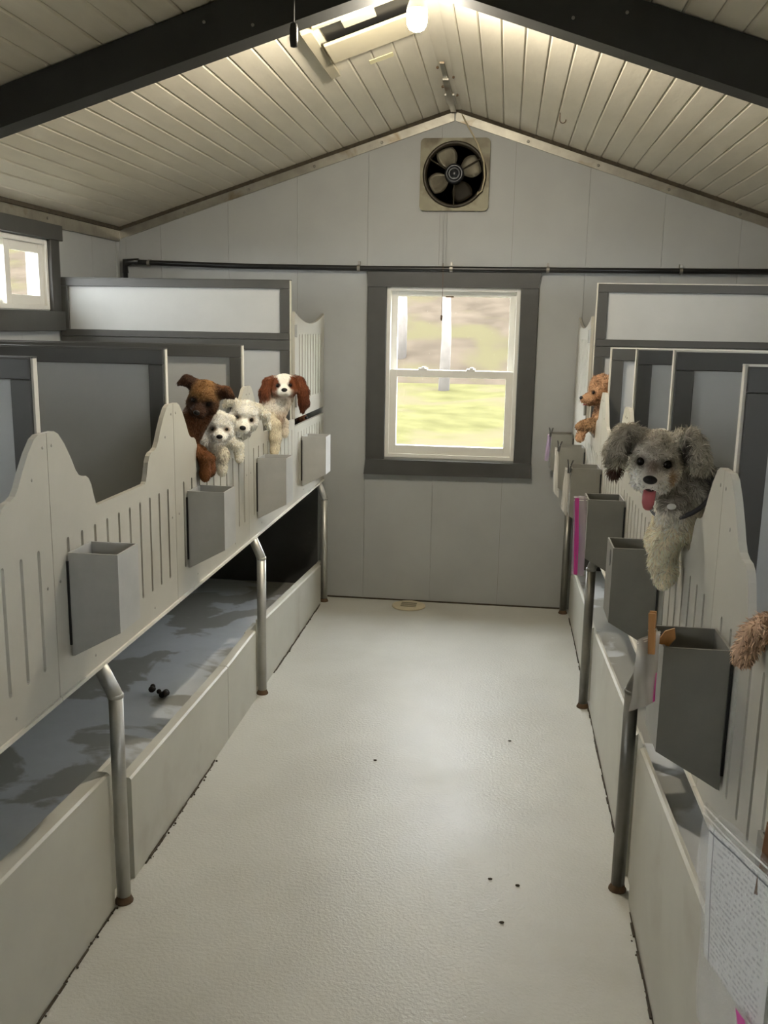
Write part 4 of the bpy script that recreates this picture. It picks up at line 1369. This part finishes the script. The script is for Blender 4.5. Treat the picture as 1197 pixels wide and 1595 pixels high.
# ---- second white dog, head tilted
d = Dog('white_dog', 'small white dog with a tilted head and longer ears, between white dog and spaniel', (-1.16, 3.40, ZF), 8)
h, F = face(d, (-0.972, 3.43, 1.243), (0.22, -1.0, -0.24), -10, 0.98, dict(skull=WH, cheek=WH, muzzle=WH), 0.009, 0.95)
for p in d.eyep:
    d.spot(p, (0.016, 0.016, 0.012), (0.22, 0.15, 0.09), soft=0.5, fur=0.003)
d.chain([h(-0.050, -0.042, 0.040), h(-0.045, -0.066, 0.046), h(-0.035, -0.080, 0.026)], [0.014, 0.015, 0.009], WC, 0.012)
d.chain([h(-0.050, 0.046, 0.034), h(-0.040, 0.074, 0.014), h(-0.035, 0.098, -0.030)], [0.016, 0.015, 0.009], WC, 0.015)
d.C(h(-0.06, 0, -0.03), (-1.055, 3.39, 1.190), 0.044, 0.046, WH, 0.014)
d.E(h(-0.02, 0, -0.060), (0.03, 0.035, 0.03), (0.55, 0.52, 0.45), 0.014, F)
d.C((-1.090, 3.39, 1.17), (-1.10, 3.40, 1.05), 0.044, 0.048, WH, 0.012)
d.chain([(-1.08, 3.39, 1.15), (-1.02, 3.39, 1.162), (-0.988, 3.395, 1.140), (-0.984, 3.395, 1.11)], [0.030, 0.022, 0.019, 0.015], WC, 0.011)
paw(d, (-0.982, 3.390, 1.10), (0.1, -0.2, -1), WC, 0.015)
hindparts(d, (-1.11, 3.40, 1.06), (-1.18, 3.40, 0.90), WH, (1, 0, 0), 0.046)
d.build(GD, 22000, 0.0024, 0.0045, 0.4, flow=(h(0.05, 0, -0.03), F[0], 0.09))
face_parts(d, 0.0125, 0.0082)
bm = NB()
cc = h(-0.055, 0, -0.045) - d.root
pts = [Vector((cc + 0.052 * (F[1] * math.cos(a) + F[0] * math.sin(a) * 0.9)).tolist()) for a in [2 * math.pi * j / 24 for j in range(25)]]
tube(bm, pts, 0.004, 6, False)
mobj('collar', bm, 'collar', d.rootobj, True)

# ---- brown and white spaniel
CH, CD = (0.155, 0.046, 0.016), (0.075, 0.022, 0.010)
d = Dog('spaniel_dog', 'brown and white spaniel with long ears sitting tall over the left fence', (-1.16, 4.12, ZF), 9)
h, F = face(d, (-0.973, 4.08, 1.325), (0.25, -1.0, 0.10), 2, 0.98, dict(skull=WH, cheek=CH, muzzle=WH, bridge=WH), 0.006, 0.75)
d.spot(h(-0.02, -0.044, 0.008), (0.05, 0.028, 0.036), CH, F, 0.12)
d.spot(h(-0.02, 0.044, 0.008), (0.05, 0.028, 0.036), CH, F, 0.12)
for p in d.eyep:
    d.spot(p, (0.015, 0.015, 0.013), CD, soft=0.3, fur=0.004)
for sd in (-1, 1):
    d.chain([h(-0.050, sd * 0.046, 0.030), h(-0.046, sd * 0.072, 0.016), h(-0.040, sd * 0.086, -0.030), h(-0.036, sd * 0.088, -0.080), h(-0.036, sd * 0.080, -0.112)], [0.018, 0.021, 0.025, 0.022, 0.011], CH, 0.017)
    d.spot(h(-0.04, sd * 0.092, -0.08), (0.05, 0.03, 0.05), CD, F, 0.6)
d.C(h(-0.06, 0, -0.04), (-1.040, 4.11, 1.190), 0.046, 0.062, (0.62, 0.53, 0.42), 0.015)
d.E((-1.010, 4.09, 1.190), (0.035, 0.045, 0.055), (0.52, 0.40, 0.29), 0.016)
d.spot((-0.985, 4.04, 1.150), (0.028, 0.04, 0.03), (0.36, 0.22, 0.13), soft=0.5)
d.spot((-1.00, 4.05, 1.235), (0.06, 0.05, 0.025), (0.66, 0.62, 0.54), soft=0.4)
d.C((-1.098, 4.11, 1.18), (-1.105, 4.11, 1.06), 0.058, 0.060, (0.62, 0.56, 0.46), 0.014)
d.chain([(-1.05, 4.06, 1.20), (-1.025, 4.02, 1.178), (-0.994, 4.00, 1.152), (-0.991, 3.99, 1.10), (-0.991, 3.985, 1.06)], [0.036, 0.028, 0.026, 0.024, 0.020], (0.66, 0.58, 0.42), 0.011)
paw(d, (-0.994, 3.98, 1.045), (0.05, -0.2, -1), (0.62, 0.53, 0.36), 0.019)
d.chain([(-1.05, 4.15, 1.19), (-1.02, 4.15, 1.170), (-0.992, 4.15, 1.150), (-0.988, 4.145, 1.12)], [0.032, 0.024, 0.020, 0.017], (0.66, 0.58, 0.45), 0.011)
paw(d, (-0.986, 4.14, 1.11), (0.1, -0.2, -1), (0.66, 0.58, 0.45), 0.017)
hindparts(d, (-1.12, 4.12, 1.08), (-1.20, 4.13, 0.92), (0.55, 0.48, 0.40), (1, 0, 0), 0.052)
d.build(GD, 24000, 0.0026, 0.0048, 0.25, flow=(h(0.05, 0, -0.03), F[0], 0.09), lift=0.4)
face_parts(d, 0.0140, 0.0092)

# ---- apricot poodle in profile at the far right
A1, A2 = (0.52, 0.31, 0.18), (0.28, 0.14, 0.065)
d = Dog('poodle_dog', 'apricot poodle in profile at the far end of the right fence', (0.52, 4.22, ZF), 11)
h, F = face(d, (0.386, 4.16, 1.326), (-1.0, -0.28, -0.10), 0, 0.90, dict(skull=A1, cheek=A2, muzzle=A1), 0.012, 1.1)
for p in d.eyep:
    d.spot(p, (0.012, 0.012, 0.012), (0.08, 0.04, 0.02), soft=0.4, fur=0.005)
d.E(h(-0.045, 0, 0.045), (0.045, 0.042, 0.030), A1, 0.016, F)
for sd in (-1, 1):
    d.chain([h(-0.060, sd * 0.046, 0.020), h(-0.060, sd * 0.060, -0.020), h(-0.055, sd * 0.062, -0.060)], [0.018, 0.024, 0.018], A2, 0.016)
d.E(h(0.012, 0, -0.052), (0.026, 0.014, 0.009), A2, 0.008, F)
d.C(h(-0.07, 0, -0.03), (0.455, 4.21, 1.20), 0.044, 0.056, A1, 0.015)
d.E((0.425, 4.17, 1.19), (0.040, 0.050, 0.055), (0.48, 0.29, 0.17), 0.016)
d.chain([(0.44, 4.15, 1.19), (0.405, 4.13, 1.185), (0.365, 4.12, 1.190), (0.345, 4.115, 1.185)], [0.034, 0.026, 0.020, 0.016], (0.40, 0.25, 0.14), 0.012)
paw(d, (0.338, 4.11, 1.182), (-1, -0.2, -0.2), (0.36, 0.21, 0.11), 0.017)
d.chain([(0.45, 4.26, 1.19), (0.41, 4.26, 1.175), (0.365, 4.26, 1.165), (0.350, 4.255, 1.13)], [0.032, 0.025, 0.019, 0.016], A1, 0.012)
paw(d, (0.348, 4.25, 1.12), (-0.2, -0.2, -1), A1, 0.016)
d.C((0.478, 4.21, 1.19), (0.495, 4.22, 1.08), 0.055, 0.058, A1, 0.014)
hindparts(d, (0.505, 4.22, 1.07), (0.58, 4.23, 0.92), A1, (-1, 0, 0), 0.05)
d.build(GD, 16000, 0.0034, 0.005, 0.8, flow=(h(0.05, 0, -0.03), F[0], 0.09), lift=0.9, vari=0.35)
face_parts(d, 0.0135, 0.0085)
d.blob('tongue', h(0.034, 0, -0.056), np.array([0.020, 0.010, 0.004]), 'tongue', F)
d.blob('mouth', h(0.018, 0, -0.042), np.array([0.026, 0.014, 0.007]), 'mouth', F)

# ---- apricot dog whose paw hangs over the fence at the right edge
d = Dog('apricot_dog', 'apricot dog with only its furry paw showing at the right picture edge', (0.53, 1.36, ZF), 12)
PA = (0.62, 0.42, 0.28)
h, F = face(d, (0.50, 1.17, 1.34), (-0.25, -1.0, 0.05), 0, 0.95, dict(skull=A1, cheek=A1, muzzle=PA), 0.013, 1.0)
for sd in (-1, 1):
    d.chain([h(-0.055, sd * 0.046, 0.025), h(-0.055, sd * 0.066, -0.015), h(-0.050, sd * 0.068, -0.060)], [0.018, 0.023, 0.016], A2, 0.016)
d.C(h(-0.07, 0, -0.03), (0.515, 1.31, 1.22), 0.046, 0.056, PA, 0.012)
d.chain([(0.490, 1.37, 1.20), (0.450, 1.405, 1.172), (0.415, 1.425, 1.156), (0.398, 1.432, 1.138), (0.388, 1.432, 1.118)], [0.030, 0.021, 0.017, 0.016, 0.013], PA, 0.015)
paw(d, (0.385, 1.430, 1.110), (-0.35, -0.25, -1), (0.60, 0.41, 0.28), 0.013, 0.012)
d.chain([(0.500, 1.27, 1.20), (0.450, 1.22, 1.178), (0.412, 1.21, 1.162), (0.396, 1.21, 1.13)], [0.034, 0.025, 0.021, 0.017], PA, 0.013)
paw(d, (0.394, 1.208, 1.12), (-0.3, -0.2, -1), PA, 0.018, 0.01)
d.C((0.515, 1.32, 1.21), (0.52, 1.34, 1.08), 0.056, 0.06, PA, 0.014)
hindparts(d, (0.525, 1.34, 1.07), (0.60, 1.36, 0.92), PA, (-1, 0, 0), 0.05)
d.build(GD, 24000, 0.0018, 0.005, 0.75, flow=(h(0.05, 0, -0.03), F[0], 0.09), lift=0.8, vari=0.3)
face_parts(d)

# ---- dark dog behind the last left gate
K1 = (0.02, 0.015, 0.012)
d = Dog('dark_dog', 'dark dog glimpsed through the gap under the left back gate', (-1.16, 4.95, ZF), 13)
h, F = face(d, (-1.085, 4.90, 1.125), (0.9, -0.5, -0.05), 0, 0.9, dict(skull=K1, cheek=K1, muzzle=(0.30, 0.13, 0.07)), 0.010, 0.9)
for sd in (-1, 1):
    d.chain([h(-0.05, sd * 0.04, 0.03), h(-0.05, sd * 0.06, 0.0), h(-0.045, sd * 0.062, -0.03)], [0.018, 0.02, 0.012], K1, 0.012)
d.C(h(-0.07, 0, -0.02), (-1.16, 4.96, 0.97), 0.046, 0.056, K1, 0.012)
for sy in (-0.035, 0.035):
    d.chain([(-1.13, 4.95 + sy, 0.97), (-1.12, 4.95 + sy, 0.86), (-1.12, 4.95 + sy, ZF + 0.018)], [0.028, 0.017, 0.015], K1, 0.008)
    paw(d, (-1.11, 4.948 + sy, ZF + 0.018), (1, 0, -0.1), K1, 0.016, 0.006)
hindparts(d, (-1.17, 4.96, 0.96), (-1.34, 4.98, 0.92), K1, (1, 0, 0), 0.05)
d.build(GD, 7000, 0.003, 0.006, 0.3, zmin=0.9)
face_parts(d)

# ------------------------------------------------------------------ bags and clothes pins on the right feeder boxes
def print_mat():
    """white sheet with rows of small grey print and a dark rule (flat print on UV)"""
    m = bpy.data.materials.new('printed_sheet')
    m.use_nodes = True
    N, L = m.node_tree.nodes, m.node_tree.links
    b = N['Principled BSDF']; b.inputs['Roughness'].default_value = 0.6
    uv = N.new('ShaderNodeUVMap'); uv.uv_map = 'UVMap'
    sp = N.new('ShaderNodeSeparateXYZ'); L.new(uv.outputs[0], sp.inputs[0])
    def mth(op, a, bv=None):
        n = N.new('ShaderNodeMath'); n.operation = op
        for i, x in enumerate((a, bv)):
            if x is None:
                continue
            if isinstance(x, (int, float)):
                n.inputs[i].default_value = x
            else:
                L.new(x, n.inputs[i])
        return n.outputs[0]
    rows = mth('MULTIPLY', sp.outputs[1], 26)
    fr = mth('FRACT', rows); line = mth('LESS_THAN', fr, 0.42)
    fl = mth('FLOOR', rows)
    cx = N.new('ShaderNodeCombineXYZ')
    L.new(mth('MULTIPLY', sp.outputs[0], 34), cx.inputs[0]); L.new(mth('MULTIPLY', fl, 7.3), cx.inputs[1])
    no = N.new('ShaderNodeTexNoise'); no.inputs['Scale'].default_value = 1.0; L.new(cx.outputs[0], no.inputs['Vector'])
    word = mth('GREATER_THAN', no.outputs[0], 0.50)
    mleft = mth('GREATER_THAN', sp.outputs[0], 0.10); mright = mth('LESS_THAN', sp.outputs[0], 0.92)
    ink = mth('MULTIPLY', mth('MULTIPLY', line, word), mth('MULTIPLY', mleft, mright))
    r1 = mth('COMPARE', sp.outputs[1], 0.955); r1.node.inputs[2].default_value = 0.008
    r2 = mth('COMPARE', sp.outputs[0], 0.085); r2.node.inputs[2].default_value = 0.006
    ink = mth('MAXIMUM', mth('MULTIPLY', ink, 0.38), mth('MAXIMUM', r1, r2))
    mx = N.new('ShaderNodeMixRGB'); mx.inputs[1].default_value = (0.78, 0.77, 0.74, 1); mx.inputs[2].default_value = (0.10, 0.10, 0.12, 1)
    L.new(ink, mx.inputs[0]); L.new(mx.outputs[0], b.inputs['Base Color'])
    MATS['printed_sheet'] = m
print_mat()

def sheet_grid(TL, TR, BL, BR, nu, nv, off, uvm=True):
    """bilinear grid; off(u, v) displaces along the sheet normal; returns bmesh"""
    TL, TR, BL, BR = (Vector(p) for p in (TL, TR, BL, BR))
    nrm = -((TR - TL).cross(BL - TL)).normalized()
    bm = NB()
    uvl = bm.loops.layers.uv.new('UVMap') if uvm else None
    g = []
    for i in range(nu + 1):
        row = []
        for j in range(nv + 1):
            u, v = i / nu, j / nv
            p = TL.lerp(TR, u).lerp(BL.lerp(BR, u), v)
            row.append((bm.verts.new(p + nrm * off(u, v)), (u, 1 - v)))
        g.append(row)
    for i in range(nu):
        for j in range(nv):
            q = (g[i][j], g[i + 1][j], g[i + 1][j + 1], g[i][j + 1])
            f = bm.faces.new([a[0] for a in q])
            if uvl:
                for lp, a in zip(f.loops, q):
                    lp[uvl].uv = a[1]
    return bm

def bag(label, TL, TR, BL, BR, bulge, m, seed, insert=None, strip=None, lines=True, cat='plastic bag'):
    base = (Vector(BL) + Vector(BR)) * 0.5
    root = thing('plastic_bag', label, cat, base, 0, 'plastic bags clipped to the right feeder boxes')
    inv = root.matrix_basis.inverted() if False else Matrix.Translation(-base)
    rnd = random.Random(seed)
    ph = [rnd.uniform(0, 6) for _ in range(6)]
    def wr(u, v):
        return bulge * 0.28 * (math.sin(7 * u + ph[0] + 3 * v) + math.sin(11 * v + ph[1] - 4 * u) + 0.6 * math.sin(17 * u - 9 * v + ph[2]))
    def f(u, v):
        return bulge * (math.sin(math.pi * u) ** 0.7) * (math.sin(math.pi * min(1, v * 0.9 + 0.08)) ** 0.7) + wr(u, v) * 0.6
    def b(u, v):
        return -bulge * 0.6 * math.sin(math.pi * u) * math.sin(math.pi * v) + wr(u, v) * 0.6 - 0.0015
    for nm, fn in (('front_film', f), ('back_film', b)):
        bm = sheet_grid(TL, TR, BL, BR, 12, 18, fn)
        o = mobj(nm, bm, m, root, True); o.matrix_parent_inverse = inv
    TLv, TRv, BLv, BRv = (Vector(p) for p in (TL, TR, BL, BR))
    # zip strips along the top
    for k, vv in enumerate((0.02, 0.05)):
        bm = NB()
        n = -((TRv - TLv).cross(BLv - TLv)).normalized()
        a, c = TLv.lerp(BLv, vv), TRv.lerp(BRv, vv)
        tube(bm, [a + n * wr(0, vv) * 0.6, a.lerp(c, 0.33) + n * (f(0.33, vv)), a.lerp(c, 0.66) + n * f(0.66, vv), c + n * wr(1, vv) * 0.6], 0.0009, 6)
        o = mobj('zip_strip', bm, 'vinyl', root, True); o.matrix_parent_inverse = inv
    if insert:
        u0, u1, v0, v1, im = insert
        def Q(u, v):
            return TLv.lerp(TRv, u).lerp(BLv.lerp(BRv, u), v)
        bm = sheet_grid(Q(u0, v0), Q(u1, v0), Q(u0, v1), Q(u1, v1), 10, 14, lambda u, v: 0.25 * f(lerp(u0, u1, u), lerp(v0, v1, v)))
        o = mobj('paper_sheet', bm, im, root, True); o.matrix_parent_inverse = inv
    if strip:
        u0, u1, v0, v1, sm = strip
        def Q(u, v):
            return TLv.lerp(TRv, u).lerp(BLv.lerp(BRv, u), v)
        bm = sheet_grid(Q(u0, v0), Q(u1, v0), Q(u0 + 0.1, v1), Q(u1 + 0.1, v1), 6, 14, lambda u, v: f(lerp(u0, u1, u), lerp(v0, v1, v)) + 0.002)
        o = mobj('colour_strip', bm, sm, root, True); o.matrix_parent_inverse = inv
    return root

def pin(label, top, bot, m, spread=0.006, s=1.0, turn=False):
    """wooden clothes pin: two legs and a wire spring"""
    top, bot = Vector(top), Vector(bot)
    root = thing('clothes_pin', label, 'clothes pin', bot, 0, 'clothes pins on the right feeder boxes')
    ax = (top - bot)
    ln = ax.length
    z = ax.normalized()
    x = z.cross(Vector((1, -0.3, 0)) if turn else Vector((0.3, 1, 0))).normalized()
    y = z.cross(x)
    for sd in (-1, 1):
        bm = NB()
        pts = []
        w = 0.0048 * s
        for t, o, th in ((0.0, 0.0008, 0.0035), (0.35, 0.0010, 0.0052), (0.6, 0.002, 0.0048), (1.0, spread, 0.0035)):
            pts.append((t, o * s, th * s))
        prev = None
        for t, o, th in pts:
            c = z * (ln * t)
            ring_ = [bm.verts.new(c + x * sd * (o + dx * th) + y * dy * w) for dx, dy in ((0, -1), (1, -1), (1, 1), (0, 1))]
            if prev:
                for k in range(4):
                    bm.faces.new((prev[k], prev[(k + 1) % 4], ring_[(k + 1) % 4], ring_[k]))
            else:
                bm.faces.new(ring_[::-1])
            prev = ring_
        bm.faces.new(prev)
        mobj('leg', bm, m, root)
    bm = NB()
    c = z * (ln * 0.55)
    pts = [c + x * 0.0062 * s * math.cos(a) + z * 0.0035 * s * math.sin(a) + y * (0.0055 * s * (i / 14 - 1)) for i, a in enumerate([0.8 * k for k in range(28)])]
    tube(bm, pts, 0.0006 * s, 5)
    mobj('spring', bm, 'steel', root, True)
    return root

bag('large clear bag with a printed sheet at the bottom right of the picture', (0.243, 1.005, 1.078), (0.292, 0.862, 1.083), (0.252, 0.985, 0.815), (0.292, 0.850, 0.80), 0.014, 'bag_clear', 1,
    insert=(0.10, 0.93, 0.07, 0.66, 'printed_sheet'), strip=(0.72, 0.84, 0.62, 0.99, 'magenta'))
pin('dark wooden clothes pin on the large clear bag', (0.291, 0.915, 1.105), (0.281, 0.900, 1.035), 'wood_dark', 0.005, 1.1, True)
bag('small crinkled bag clipped to the nearest right feeder box', (0.247, 1.572, 1.075), (0.288, 1.600, 1.085), (0.240, 1.565, 0.945), (0.284, 1.595, 0.955), 0.008, 'bag_milky', 2,
    insert=(0.12, 0.78, 0.06, 0.62, 'printed_sheet'), strip=(0.80, 0.90, 0.55, 0.98, 'magenta'))
pin('brown wooden clothes pin on the nearest right feeder box', (0.268, 1.575, 1.125), (0.271, 1.572, 1.052), 'wood_pin', 0.005, 1.15, True)
# tan tab poking out of the nearest box
bm = NB()
pts = [(0, 0), (0.022, -0.006), (0.032, 0.010), (0.028, 0.030), (0.012, 0.024)]
prism(bm, [(x, 0, z) for x, z in pts], (0, 0.0025, 0))
o = mobj('tan_tag', bm, 'wood_pin'); o.location = (0.283, 1.600, 1.062); o.rotation_euler = (0.2, 0, 0.1)
tag(o, 'tan tag poking out of the nearest right feeder box', 'tag')
bag('tall bag with a magenta edge on the third right feeder box', (0.236, 2.985, 1.072), (0.279, 3.000, 1.070), (0.241, 2.975, 0.815), (0.283, 2.990, 0.808), 0.007, 'bag_lilac', 3,
    insert=(0.38, 0.98, 0.0, 0.17, 'vinyl'), strip=(0.05, 0.34, 0.02, 0.99, 'magenta'))
bag('white bag on the fourth right feeder box, pointed bottom', (0.252, 3.715, 1.058), (0.279, 3.725, 1.050), (0.244, 3.705, 0.895), (0.270, 3.715, 0.855), 0.006, 'bag_milky', 4, insert=(0.05, 0.95, 0.03, 0.9, 'vinyl'))
pin('dark clothes pin on the fourth right feeder box', (0.272, 3.712, 1.088), (0.267, 3.708, 1.035), 'trim', 0.009)
bag('long white bag on the fifth right feeder box', (0.251, 4.445, 1.045), (0.275, 4.455, 1.040), (0.250, 4.435, 0.835), (0.280, 4.445, 0.800), 0.006, 'bag_milky', 5, insert=(0.05, 0.95, 0.03, 0.9, 'vinyl'))
pin('dark clothes pin on the fifth right feeder box', (0.271, 4.442, 1.075), (0.266, 4.438, 1.025), 'trim', 0.009)
bag('short lilac bag on the last right feeder box', (0.246, 5.13, 1.032), (0.268, 5.14, 1.030), (0.232, 5.12, 0.885), (0.254, 5.13, 0.880), 0.006, 'bag_lilac', 6, insert=(0.05, 0.95, 0.05, 0.95, 'lilac'))
pin('dark clothes pin on the last right feeder box', (0.262, 5.128, 1.065), (0.260, 5.124, 1.015), 'trim', 0.009)
